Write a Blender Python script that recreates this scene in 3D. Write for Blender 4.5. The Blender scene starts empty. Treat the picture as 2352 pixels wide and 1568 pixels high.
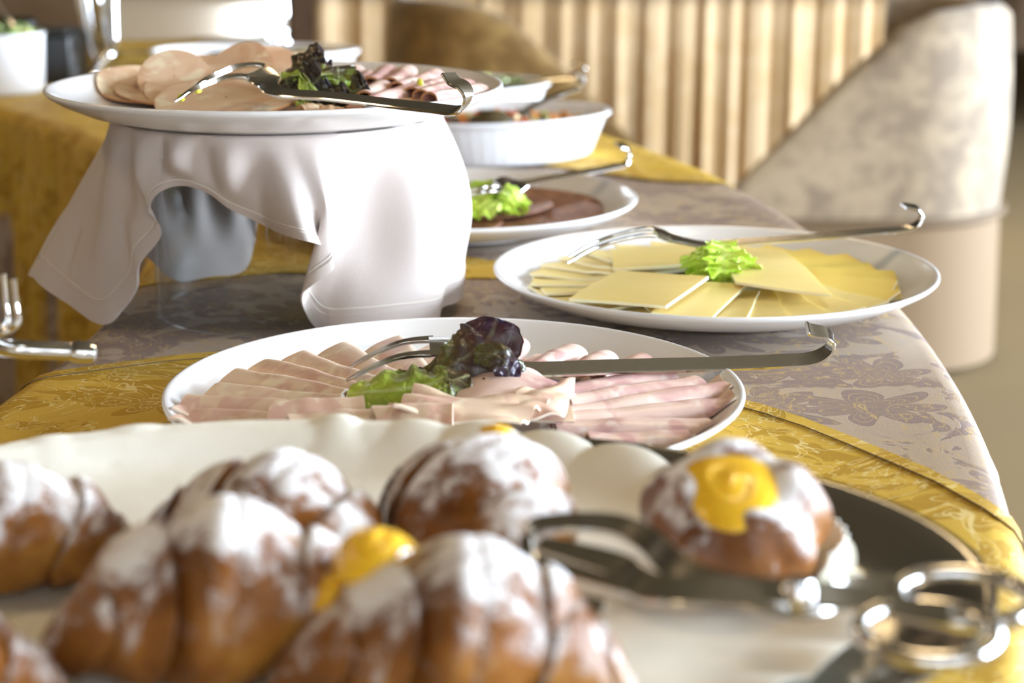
import bpy, math, random
import numpy as np
from mathutils import Vector
rng = np.random.default_rng(7); random.seed(7)
PI = math.pi
SC = bpy.context.scene
COL = SC.collection

# ------------------------------------------------------------------ camera
# metres; the buffet table top is z = 0, the floor z = FLOOR
FPX, PITCH, CAMH, FLOOR = 4230.3, 0.249208, 0.29861, -0.74
cd = bpy.data.cameras.new('camera'); cam = bpy.data.objects.new('camera', cd); COL.objects.link(cam)
cd.sensor_width = 36.0; cd.lens = FPX * 36.0 / 2352.0; cd.clip_start = 0.02; cd.clip_end = 60
cam.location = (0, 0, CAMH); cam.rotation_euler = (PI / 2 - PITCH, 0, 0)
cd.dof.use_dof = True; cd.dof.focus_distance = 1.05; cd.dof.aperture_fstop = 7.0
SC.camera = cam
# ------------------------------------------------------------------ world, light, exposure
w = bpy.data.worlds.new('world'); SC.world = w; w.use_nodes = True
w.node_tree.nodes['Background'].inputs[0].default_value = (0.75, 0.86, 1.0, 1)
w.node_tree.nodes['Background'].inputs[1].default_value = 1.0
SC.view_settings.view_transform = 'Standard'; SC.view_settings.look = 'None'
SC.view_settings.gamma = 1.0; SC.view_settings.use_curve_mapping = False
SC.view_settings.exposure = 0.64
SC.cycles.use_denoising = True
SC.cycles.max_bounces = 10; SC.cycles.transparent_max_bounces = 12; SC.cycles.caustics_refractive = False
SC.cycles.sample_clamp_indirect = 6.0

def area(name, loc, rot, sx, sy, power, color):
    l = bpy.data.lights.new(name, 'AREA'); l.shape = 'RECTANGLE'; l.size = sx; l.size_y = sy
    l.energy = power; l.color = color
    o = bpy.data.objects.new(name, l); COL.objects.link(o); o.location = loc; o.rotation_euler = rot
    return o
# daylight through the windows of the right wall and of the wall behind the photographer
area('daylight_right', (4.55, 2.4, 0.75), (0, PI / 2, 0), 2.0, 6.6, 830, (0.75, 0.86, 1.0))
area('daylight_front', (1.6, -3.05, 0.85), (PI / 2, 0, PI), 4.2, 1.9, 640, (0.80, 0.89, 1.0))

# ------------------------------------------------------------------ helpers
def at(px, py, z):
    c, s = math.cos(PITCH), math.sin(PITCH)
    rx = (px - 1176) / FPX; ru = (784 - py) / FPX
    t = (z - CAMH) / (-s + ru * c)
    return np.array([rx * t, (c + ru * s) * t, z])
def aty(px, py, y):
    c, s = math.cos(PITCH), math.sin(PITCH)
    rx = (px - 1176) / FPX; ru = (784 - py) / FPX
    t = y / (c + ru * s)
    return np.array([rx * t, y, CAMH + t * (-s + ru * c)])
def V(*a): return np.array(a, float)
def unit(v): v = np.asarray(v, float); return v / max(1e-9, np.linalg.norm(v))
def catmull(P, n, closed=False):
    P = np.asarray(P, float); m = len(P)
    segs = m if closed else m - 1
    t = np.linspace(0, segs, n, endpoint=not closed)
    i = np.minimum(t.astype(int), segs - 1); f = (t - i)[:, None]
    g = (lambda k: P[k % m]) if closed else (lambda k: P[np.clip(k, 0, m - 1)])
    p0, p1, p2, p3 = g(i - 1), g(i), g(i + 1), g(i + 2)
    return .5 * (2 * p1 + (p2 - p0) * f + (2 * p0 - 5 * p1 + 4 * p2 - p3) * f ** 2 + (3 * p1 - p0 - 3 * p2 + p3) * f ** 3)
def smooth(a, b, x):
    t = np.clip((x - a) / (b - a), 0, 1); return t * t * (3 - 2 * t)
class Noise:
    def __init__(s, seed, k=7, f=1.0):
        r = np.random.default_rng(seed); s.d = r.normal(0, 1, (k, 3)); s.d *= (f * r.uniform(.5, 1.6, k) / np.linalg.norm(s.d, axis=1))[:, None]
        s.p = r.uniform(0, 6.28, k); s.k = k
    def __call__(s, P):
        return np.sin(np.asarray(P) @ s.d.T + s.p).sum(-1) / math.sqrt(s.k)

def mesh(name, verts, faces, mats, parent=None, uv=None, midx=None, smooth_=True, crease=None):
    me = bpy.data.meshes.new(name)
    me.from_pydata(np.asarray(verts, float).tolist(), [], [tuple(int(i) for i in f) for f in faces])
    for m in (mats if isinstance(mats, (list, tuple)) else [mats]): me.materials.append(m)
    if midx is not None: me.polygons.foreach_set('material_index', np.asarray(midx, np.int32))
    if smooth_: me.polygons.foreach_set('use_smooth', np.ones(len(me.polygons), bool))
    if uv is not None:
        ul = me.uv_layers.new(name='uv'); li = np.empty(len(me.loops), np.int32); me.loops.foreach_get('vertex_index', li)
        ul.data.foreach_set('uv', np.asarray(uv, np.float32)[li].ravel())
    me.update()
    if crease is not None:
        try: me.set_sharp_from_angle(angle=crease)
        except Exception: pass
    o = bpy.data.objects.new(name, me); COL.objects.link(o)
    if parent is not None: o.parent = parent
    return o
def tag(o, label=None, cat=None, group=None, kind=None):
    if label: o['label'] = label
    if cat: o['category'] = cat
    if group: o['group'] = group
    if kind: o['kind'] = kind
    return o
def thing(name, label, cat, loc=(0, 0, 0), group=None):
    o = bpy.data.objects.new(name, None); COL.objects.link(o); o.empty_display_size = .02
    o.location = loc; return tag(o, label, cat, group)
def local(P, parent):
    return np.asarray(P, float) - np.array(parent.location[:]) if parent is not None else np.asarray(P, float)

def grid_faces(n, m, cu=False, cv=False, off=0, flip=False):
    I = np.arange(n if cu else n - 1); J = np.arange(m if cv else m - 1)
    i, j = np.meshgrid(I, J, indexing='ij'); i = i.ravel(); j = j.ravel(); i2 = (i + 1) % n; j2 = (j + 1) % m
    f = np.stack([i * m + j, i2 * m + j, i2 * m + j2, i * m + j2], 1) + off
    return f[:, ::-1] if flip else f
def sheet(name, G, thick, mats, parent=None, cu=False, cv=False, edge_mat=0, crease=.9):
    """thick sheet through the grid of points G"""
    G = np.asarray(G, float); n, m, _ = G.shape
    du = (np.roll(G, -1, 0) - np.roll(G, 1, 0)) if cu else np.gradient(G, axis=0)
    dv = (np.roll(G, -1, 1) - np.roll(G, 1, 1)) if cv else np.gradient(G, axis=1)
    N = np.cross(du, dv); N /= np.maximum(1e-12, np.linalg.norm(N, axis=-1, keepdims=True))
    A = (G + N * thick / 2).reshape(-1, 3); B = (G - N * thick / 2).reshape(-1, 3)
    F = [grid_faces(n, m, cu, cv), grid_faces(n, m, cu, cv, n * m, True)]
    nm = n * m; E = []
    if not cv:
        for j, fl in ((0, 0), (m - 1, 1)):
            for i in range(n if cu else n - 1):
                a, b = i * m + j, ((i + 1) % n) * m + j
                E.append((a, nm + a, nm + b, b) if fl else (a, b, nm + b, nm + a))
    if not cu:
        for i, fl in ((0, 1), (n - 1, 0)):
            for j in range(m if cv else m - 1):
                a, b = i * m + j, i * m + (j + 1) % m
                E.append((a, nm + a, nm + b, b) if fl else (a, b, nm + b, nm + a))
    faces = np.concatenate(F + ([np.array(E)] if E else []))
    u, v = np.meshgrid(np.linspace(0, 1, n), np.linspace(0, 1, m), indexing='ij')
    uv = np.stack([u.ravel(), v.ravel()], 1); uv = np.concatenate([uv, uv])
    midx = np.zeros(len(faces), int); midx[len(F[0]) + len(F[1]):] = edge_mat
    return mesh(name, local(np.concatenate([A, B]), parent), faces, mats, parent, uv, midx, crease=crease)
def lathe(name, prof, mats, parent=None, seg=96, c=(0, 0, 0), sx=1, sy=1, rot=0, close=False, fn=None, crease=.9, midx=None):
    prof = np.asarray(prof, float); k = len(prof)
    th = np.linspace(0, 2 * PI, seg, endpoint=False)
    R = np.outer(prof[:, 0], np.ones(seg)); Z = np.outer(prof[:, 1], np.ones(seg)); T = np.outer(np.ones(k), th)
    if fn: R, Z = fn(R, Z, T)
    X = R * np.cos(T) * sx; Y = R * np.sin(T) * sy
    P = np.stack([c[0] + X * math.cos(rot) - Y * math.sin(rot), c[1] + X * math.sin(rot) + Y * math.cos(rot), c[2] + Z], -1)
    f = grid_faces(k, seg, close, True, 0, True)
    mi = None if midx is None else np.repeat(midx[:k if close else k - 1], seg)
    return mesh(name, local(P.reshape(-1, 3), parent), f, mats, parent, midx=mi, crease=crease)
def frames(P, up=(0, 0, 1)):
    T = np.gradient(P, axis=0); T /= np.maximum(1e-9, np.linalg.norm(T, axis=1, keepdims=True))
    U = np.zeros_like(T); u = unit(np.asarray(up, float) - T[0] * np.dot(up, T[0]))
    for i in range(len(T)):
        u = unit(u - T[i] * np.dot(u, T[i])); U[i] = u
    return T, U, np.cross(T, U)
def tube(name, P, r, mat, parent=None, seg=12, up=(0, 0, 1), closed=False):
    P = np.asarray(P, float); r = np.broadcast_to(np.asarray(r, float), (len(P),))
    T, U, S = frames(P, up); a = np.linspace(0, 2 * PI, seg, endpoint=False)
    Q = P[:, None] + r[:, None, None] * (np.cos(a)[None, :, None] * U[:, None] + np.sin(a)[None, :, None] * S[:, None])
    n = len(P); f = grid_faces(n, seg, closed, True).tolist(); verts = Q.reshape(-1, 3)
    if not closed: f += [tuple(range(seg)), tuple((n - 1) * seg + k for k in range(seg))[::-1]]
    return mesh(name, local(verts, parent), f, mat, parent, crease=1.0)
def strip(name, P, wid, th, S, mat, parent=None):
    """flat bar with rounded edges through P; S = side direction per point"""
    P = np.asarray(P, float); n = len(P); wid = np.broadcast_to(wid, (n,)); th = np.broadcast_to(th, (n,))
    S = np.broadcast_to(np.asarray(S, float), (n, 3)).copy()
    T = np.gradient(P, axis=0); T /= np.linalg.norm(T, axis=1, keepdims=True)
    S -= T * (S * T).sum(1, keepdims=True); S /= np.linalg.norm(S, axis=1, keepdims=True)
    U = np.cross(S, T)
    sec = [(-.5, -.28), (-.46, -.5), (.46, -.5), (.5, -.28), (.5, .28), (.46, .5), (-.46, .5), (-.5, .28)]
    Q = np.stack([P + S * (a * wid)[:, None] + U * (b * th)[:, None] for a, b in sec], 1)
    k = len(sec); f = grid_faces(n, k, False, True).tolist()
    f += [tuple(range(k)), tuple((n - 1) * k + i for i in range(k))[::-1]]
    return mesh(name, local(Q.reshape(-1, 3), parent), f, mat, parent, crease=.6)
def box(name, lo, hi, mat, parent=None, bev=0.0, smooth_=False):
    lo = np.asarray(lo, float); hi = np.asarray(hi, float)
    if bev <= 0:
        v = [(x, y, z) for x in (lo[0], hi[0]) for y in (lo[1], hi[1]) for z in (lo[2], hi[2])]
        f = [(0, 1, 3, 2), (4, 6, 7, 5), (0, 4, 5, 1), (2, 3, 7, 6), (0, 2, 6, 4), (1, 5, 7, 3)]
        return mesh(name, local(v, parent), f, mat, parent, smooth_=False)
    import bmesh
    bm = bmesh.new(); bmesh.ops.create_cube(bm, size=1)
    for q in bm.verts:
        q.co = Vector([lo[i] + (q.co[i] + .5) * (hi[i] - lo[i]) for i in range(3)])
    bmesh.ops.bevel(bm, geom=bm.edges[:], offset=bev, segments=3, affect='EDGES', profile=.5)
    vs = [q.co[:] for q in bm.verts]; bm.verts.index_update(); fs = [[q.index for q in fa.verts] for fa in bm.faces]; bm.free()
    return mesh(name, local(vs, parent), fs, mat, parent, smooth_=True, crease=.6)
ORD = ['first', 'second', 'third', 'fourth', 'fifth', 'sixth', 'seventh', 'eighth', 'ninth', 'tenth', 'eleventh', 'twelfth',
       'thirteenth', 'fourteenth', 'fifteenth', 'sixteenth', 'seventeenth', 'eighteenth', 'nineteenth', 'twentieth',
       'twenty-first', 'twenty-second', 'twenty-third', 'twenty-fourth', 'twenty-fifth', 'twenty-sixth', 'twenty-seventh', 'twenty-eighth']

# ------------------------------------------------------------------ materials
class NT:
    def __init__(s, name, **kw):
        s.m = bpy.data.materials.new(name); s.m.use_nodes = True; s.t = s.m.node_tree; s.N = s.t.nodes
        s.b = s.N['Principled BSDF']; s.set(**kw)
    def set(s, **kw):
        names = dict(color='Base Color', rough='Roughness', metal='Metallic', spec='Specular IOR Level', sss='Subsurface Weight', sheen='Sheen Weight',
                     trans='Transmission Weight', ior='IOR', coat='Coat Weight', alpha='Alpha', aniso='Anisotropic', sheen_r='Sheen Roughness')
        for k, v in kw.items():
            if k == 'sss_r': s.b.inputs['Subsurface Radius'].default_value = v; continue
            if k == 'sss_s': s.b.inputs['Subsurface Scale'].default_value = v; continue
            i = s.b.inputs[names[k]]
            if hasattr(v, 'links'): s.t.links.new(v, i)
            elif k == 'color': i.default_value = (*v, 1)
            else: i.default_value = v
        return s
    def link(s, a, b): s.t.links.new(a, b)
    def put(s, i, v):
        if v is None: return
        if hasattr(v, 'links'): s.link(v, i)
        elif isinstance(v, tuple) and len(v) == 3 and i.type == 'RGBA': i.default_value = (*v, 1)
        else: i.default_value = v
    def coord(s, kind='Object', scale=(1, 1, 1)):
        c = s.N.new('ShaderNodeTexCoord'); mp = s.N.new('ShaderNodeMapping'); mp.inputs['Scale'].default_value = scale
        s.link(c.outputs[kind], mp.inputs['Vector']); return mp.outputs[0]
    def noise(s, vec, scale, detail=3, rough=.5, dist=0., color=False):
        n = s.N.new('ShaderNodeTexNoise'); s.put(n.inputs['Vector'], vec); n.inputs['Scale'].default_value = scale
        n.inputs['Detail'].default_value = detail; n.inputs['Roughness'].default_value = rough; n.inputs['Distortion'].default_value = dist
        return n.outputs['Color' if color else 'Fac']
    def math(s, op, a, b=None, c=None, clamp=False):
        n = s.N.new('ShaderNodeMath'); n.operation = op; n.use_clamp = clamp
        s.put(n.inputs[0], a); s.put(n.inputs[1], b); s.put(n.inputs[2], c); return n.outputs[0]
    def vmath(s, op, a, b=None, scale=None):
        n = s.N.new('ShaderNodeVectorMath'); n.operation = op; s.put(n.inputs[0], a); s.put(n.inputs[1], b)
        if scale is not None: s.put(n.inputs['Scale'], scale)
        return n.outputs['Value' if op in ('LENGTH', 'DOT_PRODUCT') else 'Vector']
    def sep(s, v):
        n = s.N.new('ShaderNodeSeparateXYZ'); s.link(v, n.inputs[0]); return n.outputs
    def ramp(s, f, stops):
        n = s.N.new('ShaderNodeValToRGB'); s.put(n.inputs[0], f); e = n.color_ramp.elements
        while len(e) < len(stops): e.new(.5)
        for k, (p, c) in enumerate(stops): e[k].position = p; e[k].color = (*c, 1) if len(c) == 3 else c
        return n.outputs[0]
    def step(s, f, a, b):
        n = s.N.new('ShaderNodeMapRange'); n.interpolation_type = 'SMOOTHSTEP'; s.put(n.inputs[0], f)
        n.inputs[1].default_value = a; n.inputs[2].default_value = b; return n.outputs[0]
    def mix(s, f, a, b):
        n = s.N.new('ShaderNodeMix'); n.data_type = 'RGBA'; s.put(n.inputs['Factor'], f); s.put(n.inputs[6], a); s.put(n.inputs[7], b); return n.outputs[2]
    def bump(s, h, strength, dist=.001):
        n = s.N.new('ShaderNodeBump'); n.inputs['Strength'].default_value = strength; n.inputs['Distance'].default_value = dist
        s.link(h, n.inputs['Height']); s.link(n.outputs[0], s.b.inputs['Normal']); return s

def M(name, color, rough=.5, **kw): return NT(name, color=color, rough=rough, **kw).m

def damask(name, base, fill, line, flower, rough=.42, spec=.35):
    n = NT(name); co = n.coord('Object')
    wv = n.vmath('SUBTRACT', n.noise(co, 7, 2, color=True), (.5, .5, .5))
    wc = n.vmath('ADD', co, n.vmath('SCALE', wv, None, .09))
    v = n.N.new('ShaderNodeTexVoronoi'); v.voronoi_dimensions = '2D'; v.inputs['Scale'].default_value = 10.5; v.inputs['Randomness'].default_value = .75
    n.link(wc, v.inputs['Vector'])
    d = n.vmath('SUBTRACT', wc, v.outputs['Position']); x, y, _ = n.sep(d)
    th = n.math('ARCTAN2', y, x); r = n.math('POWER', n.math('ADD', n.math('MULTIPLY', x, x), n.math('MULTIPLY', y, y)), .5)
    pet = n.math('MULTIPLY', n.math('ABSOLUTE', n.math('COSINE', n.math('MULTIPLY', th, 3.5))), .024)
    e = n.math('SUBTRACT', n.math('ADD', pet, .016), r)                     # > 0 inside the flower
    infl = n.step(e, 0, .0012)
    rings = n.math('ABSOLUTE', n.math('SUBTRACT', n.math('FRACT', n.math('MULTIPLY', e, 105)), .5))
    rl = n.math('MULTIPLY', n.step(rings, .40, .47), infl)
    c1 = n.noise(wc, 13, 4, .6, .8)
    sw = n.math('ABSOLUTE', n.math('SUBTRACT', n.math('FRACT', n.math('MULTIPLY', c1, 13)), .5))
    sl = n.step(sw, .41, .47)
    leaf = n.step(n.noise(wc, 26, 3, .55, .9), .50, .54)
    hatch = n.noise(n.vmath('MULTIPLY', co, (600, 2200, 1)), 1, 1)
    lf = n.math('MAXIMUM', n.math('MULTIPLY', leaf, n.step(c1, .42, .47)), infl)
    lf = n.math('MULTIPLY', lf, n.math('ADD', n.math('MULTIPLY', n.step(hatch, .3, .6), .45), .6), clamp=True)
    ln = n.math('MAXIMUM', n.math('MULTIPLY', sl, n.step(c1, .40, .44)), rl)
    col = n.mix(lf, base, fill); col = n.mix(n.math('MULTIPLY', infl, .35), col, flower); col = n.mix(n.math('MULTIPLY', ln, .85), col, line)
    weave = n.noise(n.vmath('MULTIPLY', co, (900, 900, 900)), 1.5, 2)
    n.set(color=col, rough=n.math('ADD', n.math('MULTIPLY', lf, .12), rough), spec=spec)
    n.bump(n.math('ADD', weave, n.math('MULTIPLY', lf, -.8)), .35, .0006); return n.m
MT = {}
MT['champ'] = damask('champagne_damask', (.41, .325, .245), (.235, .175, .155), (.50, .355, .16), (.27, .205, .185))
MT['gold'] = damask('gold_damask', (.56, .365, .055), (.40, .235, .022), (.70, .55, .23), (.46, .28, .032), .55, .15)
MT['china'] = M('white_glazed_melamine', (.86, .87, .88), .16, spec=.5, coat=.3)
MT['china2'] = M('white_porcelain', (.85, .87, .9), .18, spec=.5)
def steel():
    n = NT('polished_steel', metal=1.0); co = n.coord('Object')
    n.set(color=(.78, .77, .75), rough=n.math('ADD', n.math('MULTIPLY', n.noise(co, 300, 2), .1), .10)); return n.m
MT['steel'] = steel()
MT['chrome'] = M('chrome', (.86, .87, .88), .08, metal=1.0)
MT['traysteel'] = M('tray_steel', (.62, .61, .58), .17, metal=1.0)
MT['black'] = M('black_enamel', (.008, .008, .008), .4)
MT['darkgap'] = M('dark_rubber', (.02, .018, .016), .7)
def napkin():
    n = NT('napkin_cotton'); co = n.coord('Object'); wv = n.noise(n.vmath('MULTIPLY', co, (1500, 1500, 700)), 1, 1)
    n.set(color=n.mix(n.noise(co, 14, 3), (.57, .50, .468), (.62, .555, .52)), rough=.85, sheen=.1, spec=.2); n.bump(wv, .25, .0004); return n.m
MT['napkin'] = napkin()
def meat(name, a, b, c, rough=.34, s1=28, s2=70):
    n = NT(name); co = n.coord('Object')
    p1 = n.step(n.noise(co, s1, 3, .55, .8), .44, .58); p2 = n.step(n.noise(n.vmath('ADD', co, (3.1, 1.7, .4)), s2, 2, .5, .5), .54, .72)
    p3 = n.step(n.noise(n.vmath('ADD', co, (7.7, 2.2, 1.1)), s1 * 1.5, 2, .5, 1.2), .63, .74)
    n.set(color=n.mix(n.math('MULTIPLY', p3, .55), n.mix(p2, n.mix(p1, a, b), c), tuple(v * w_ for v, w_ in zip(b, (.85, .68, .72)))), rough=rough, sss=.12, sss_r=(.006, .002, .001), sss_s=1.0, spec=.5)
    n.bump(n.noise(co, 420, 3), .18, .0005); return n.m
MT['ham'] = meat('cooked_ham', (.75, .575, .425), (.64, .41, .32), (.84, .71, .53))
MT['hamroll'] = meat('cooked_ham_pink', (.76, .555, .475), (.60, .36, .335), (.84, .71, .64))
MT['ham_edge'] = M('ham_cut_edge', (.86, .74, .62), .4, sss=.1, sss_s=.004)
MT['mort'] = meat('pale_sausage', (.74, .54, .37), (.65, .42, .26), (.86, .76, .56), .3, 26, 60)
MT['mort_edge'] = M('smoked_sausage_rind', (.45, .20, .065), .4)
MT['beef'] = meat('roast_beef', (.235, .098, .045), (.16, .058, .024), (.30, .15, .07), .5, 60, 120)
def cheese():
    n = NT('cheese'); co = n.coord('Object'); a = n.noise(n.vmath('MULTIPLY', co, (22, 60, 30)), 1, 3)
    sp = n.step(n.noise(co, 620, 2), .74, .78)
    n.set(color=n.mix(sp, n.mix(a, (.80, .62, .20), (.86, .71, .31)), (.95, .9, .75)), rough=.42, sss=.2, sss_r=(.01, .006, .002), sss_s=1.0, spec=.4)
    n.bump(n.noise(co, 300, 3), .1, .0005); return n.m
MT['cheese'] = cheese(); MT['cheese_edge'] = M('cheese_cut_edge', (.90, .82, .55), .5, sss=.2, sss_s=.01)
MT['cheese2'] = M('mature_cheese', (.80, .60, .13), .42, sss=.15, sss_s=.008)
def leafm(name, a, b, c, s=40, vm=.12):
    n = NT(name); co = n.coord('Object'); u, v, _ = n.sep(n.coord('UV'))
    f = n.math('ADD', n.math('MULTIPLY', n.noise(co, s, 4, .6, .6), .75), n.math('MULTIPLY', u, .45))
    vein = n.N.new('ShaderNodeTexVoronoi'); vein.feature = 'DISTANCE_TO_EDGE'; vein.inputs['Scale'].default_value = 95; n.link(co, vein.inputs['Vector'])
    vl = n.step(vein.outputs['Distance'], .0, .10)
    mid = n.step(n.math('ABSOLUTE', n.math('SUBTRACT', v, .5)), .02, .05)
    col = n.ramp(f, [(.33, a), (.55, b), (.80, c)])
    col = n.mix(mid, n.mix(vm, col, (.55, .6, .32)), col)
    n.set(color=col, rough=.32, spec=.5, sss=.08, sss_s=.004)
    n.bump(n.math('ADD', n.math('MULTIPLY', vl, .6), n.noise(co, 160, 2)), .32, .0010); return n.m
MT['leaf_red'] = leafm('red_lettuce', (.10, .13, .02), (.06, .05, .03), (.035, .022, .045))
MT['leaf_dark'] = leafm('dark_lettuce', (.10, .115, .025), (.028, .028, .016), (.014, .010, .014), 55)
MT['leaf_mix'] = leafm('green_red_lettuce', (.46, .56, .07), (.26, .36, .04), (.075, .06, .03), 34, .4)
MT['leaf_green'] = leafm('green_lettuce', (.36, .56, .03), (.50, .72, .06), (.62, .80, .16), 60)
def pastry(name, a, b, c, thr):
    n = NT(name); co = n.coord('Object'); g = n.N.new('ShaderNodeNewGeometry'); _, _, nz = n.sep(g.outputs['Normal'])
    f = n.noise(co, 30, 4, .6); bk = n.ramp(f, [(.3, a), (.52, b), (.72, c)])
    # icing sugar sifted from above lies on the upward faces
    cov = n.step(n.math('ADD', n.math('MULTIPLY', n.noise(co, 62, 4, .62, .5), 1.15), n.math('MULTIPLY', nz, .40)), thr, thr + .36)
    grain = n.step(n.math('ADD', n.noise(co, 330, 3, .7), n.math('MULTIPLY', cov, .24)), .50, .64)
    k = n.math('MULTIPLY', cov, n.math('ADD', n.math('MULTIPLY', grain, .85), .15), clamp=True)
    n.set(color=n.mix(k, bk, (.88, .87, .87)), rough=n.math('ADD', n.math('MULTIPLY', k, .5), .28), spec=.4, sss=.05, sss_s=.004)
    n.bump(n.math('ADD', n.math('MULTIPLY', k, 1.2), n.noise(co, 200, 3)), .5, .0015); return n.m
MT['croissant'] = pastry('baked_croissant', (.115, .036, .008), (.265, .098, .018), (.46, .22, .04), .66)
MT['bun'] = pastry('baked_bun', (.10, .033, .010), (.22, .083, .022), (.36, .16, .045), .64)
MT['custard'] = M('egg_custard', (.90, .53, .03), .22, sss=.2, sss_s=.006, coat=.2)
def paper():
    n = NT('doily_paper'); co = n.coord('Object'); n.set(color=(.86, .84, .74), rough=.8, spec=.25); n.bump(n.noise(co, 90, 3), .3, .001); return n.m
MT['paper'] = paper()
def acrylic():
    # thin clear plastic: lets light straight through, mirrors at grazing angles
    m = bpy.data.materials.new('clear_acrylic'); m.use_nodes = True; nt = m.node_tree; nt.nodes.clear()
    out = nt.nodes.new('ShaderNodeOutputMaterial'); tr = nt.nodes.new('ShaderNodeBsdfTransparent'); gl = nt.nodes.new('ShaderNodeBsdfGlossy'); mx = nt.nodes.new('ShaderNodeMixShader'); fr = nt.nodes.new('ShaderNodeLayerWeight'); po = nt.nodes.new('ShaderNodeMath'); po.operation = 'POWER'; po.inputs[1].default_value = 3.5; nt.links.new(fr.outputs['Facing'], po.inputs[0]); mu = nt.nodes.new('ShaderNodeMath'); mu.operation = 'MULTIPLY_ADD'; mu.inputs[1].default_value = .5; mu.inputs[2].default_value = .03; nt.links.new(po.outputs[0], mu.inputs[0])
    tr.inputs[0].default_value = (.94, .95, .95, 1); gl.inputs['Roughness'].default_value = .03; fr.inputs['Blend'].default_value = .5
    nt.links.new(mu.outputs[0], mx.inputs[0]); nt.links.new(tr.outputs[0], mx.inputs[1]); nt.links.new(gl.outputs[0], mx.inputs[2]); nt.links.new(mx.outputs[0], out.inputs[0])
    return m
MT['acrylic'] = acrylic()
def mottled(name, a, b, s):
    n = NT(name); co = n.coord('Object'); f = n.noise(co, s, 4, .62, .5); f2 = n.noise(co, s * 3.1, 3)
    n.set(color=n.mix(n.step(n.math('ADD', n.math('MULTIPLY', f, .7), n.math('MULTIPLY', f2, .3)), .42, .58), a, b), rough=.7, sheen=.3, spec=.3); n.bump(f2, .2, .003); return n.m
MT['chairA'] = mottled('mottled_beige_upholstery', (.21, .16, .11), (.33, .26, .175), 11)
MT['chairB'] = mottled('shaded_gold_upholstery', (.13, .070, .012), (.235, .140, .040), 9)  # gold chair cloth with the chair's shade put into the colour
MT['chair_skirt'] = M('tan_chair_cover', (.20, .135, .075), .8)
MT['piping'] = M('dark_piping', (.13, .085, .045), .7)
MT['satin'] = mottled('champagne_satin', (.56, .38, .19), (.62, .45, .26), 6)
MT['wood'] = mottled('brown_wood', (.085, .045, .022), (.13, .072, .035), 3)
def carpet():
    n = NT('floor_carpet'); co = n.coord('Object'); f = n.noise(co, 2.2, 4); g = n.noise(co, 260, 2)
    n.set(color=n.mix(g, n.mix(f, (.145, .095, .032), (.185, .123, .045)), (.17, .115, .045)), rough=.9); n.bump(g, .4, .004); return n.m
MT['floor'] = carpet()
MT['wall'] = M('beige_plaster', (.42, .31, .19), .9)
MT['wallb'] = mottled('tan_wall', (.30, .18, .085), (.36, .225, .115), 1.2)
MT['ceil'] = M('dark_brown_ceiling', (.055, .038, .014), .9)  # unseen ceiling, darkened so that forks and tray reflect dark brown
MT['frame'] = M('white_window_frame', (.8, .8, .78), .5)
MT['lampon'] = M('lamp_diffuser', (.9, .85, .7), .5)
_b = MT['lampon'].node_tree.nodes['Principled BSDF']; _b.inputs['Emission Color'].default_value = (1, .72, .38, 1); _b.inputs['Emission Strength'].default_value = 1.5

# ------------------------------------------------------------------ the room
RX0, RX1, RY0, RY1, RZ1 = -5.0, 4.6, -3.1, 12.0, 2.25
def struct(o): o['kind'] = 'structure'; return o
struct(box('floor', (RX0, RY0, FLOOR - .1), (RX1, RY1, FLOOR), MT['floor']))
struct(box('ceiling', (RX0 - .15, RY0 - .15, RZ1), (RX1 + .15, RY1 + .15, RZ1 + .1), MT['ceil']))
struct(box('wall_left', (RX0 - .15, RY0, FLOOR), (RX0, RY1, RZ1), MT['wall']))
struct(box('wall_back', (RX0 - .15, RY1, FLOOR), (RX1 + .15, RY1 + .15, RZ1), MT['wallb']))
def wall_hole(name, axis, pos, th, a0, a1, h0, h1, b0, b1):
    """wall with one window opening; a = along the wall, z from FLOOR to RZ1"""
    V_, F_ = [], []
    for (p0, p1, q0, q1) in ((a0, h0, FLOOR, RZ1), (h1, a1, FLOOR, RZ1), (h0, h1, FLOOR, b0), (h0, h1, b1, RZ1)):
        k = len(V_)
        for x in (pos, pos + th):
            for a in (p0, p1):
                for z in (q0, q1): V_.append((x, a, z) if axis == 'x' else (a, x, z))
        F_ += [tuple(k + i for i in f) for f in [(0, 1, 3, 2), (4, 6, 7, 5), (0, 4, 5, 1), (2, 3, 7, 6), (0, 2, 6, 4), (1, 5, 7, 3)]]
    return struct(mesh(name, V_, F_, MT['wall'], smooth_=False))
wall_hole('wall_right', 'x', RX1, .15, RY0, RY1, -.95, 5.75, -.3, 1.8)
wall_hole('wall_front', 'y', RY0 - .15, .15, RX0, RX1, -.55, 3.75, -.15, 1.85)
def window(name, axis, pos, h0, h1, b0, b1, n):
    o = bpy.data.objects.new(name, None); COL.objects.link(o); struct(o)
    def bar(nm, p0, p1, q0, q1):
        lo, hi = ((pos - .03, p0, q0), (pos + .03, p1, q1)) if axis == 'x' else ((p0, pos - .03, q0), (p1, pos + .03, q1))
        box(nm, lo, hi, MT['frame'], o)
    bar('window_frame', h0, h1, b0, b0 + .07); bar('window_frame', h0, h1, b1 - .07, b1)
    for k in range(n + 1):
        c = h0 + .03 + (h1 - h0 - .06) * k / n
        bar('mullion', c - .03, c + .03, b0 + .07, b1 - .07)
window('window_1', 'x', RX1 + .08, -.95, 5.75, -.3, 1.8, 5)
window('window_2', 'y', RY0 - .08, -.55, 3.75, -.15, 1.85, 3)
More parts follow.
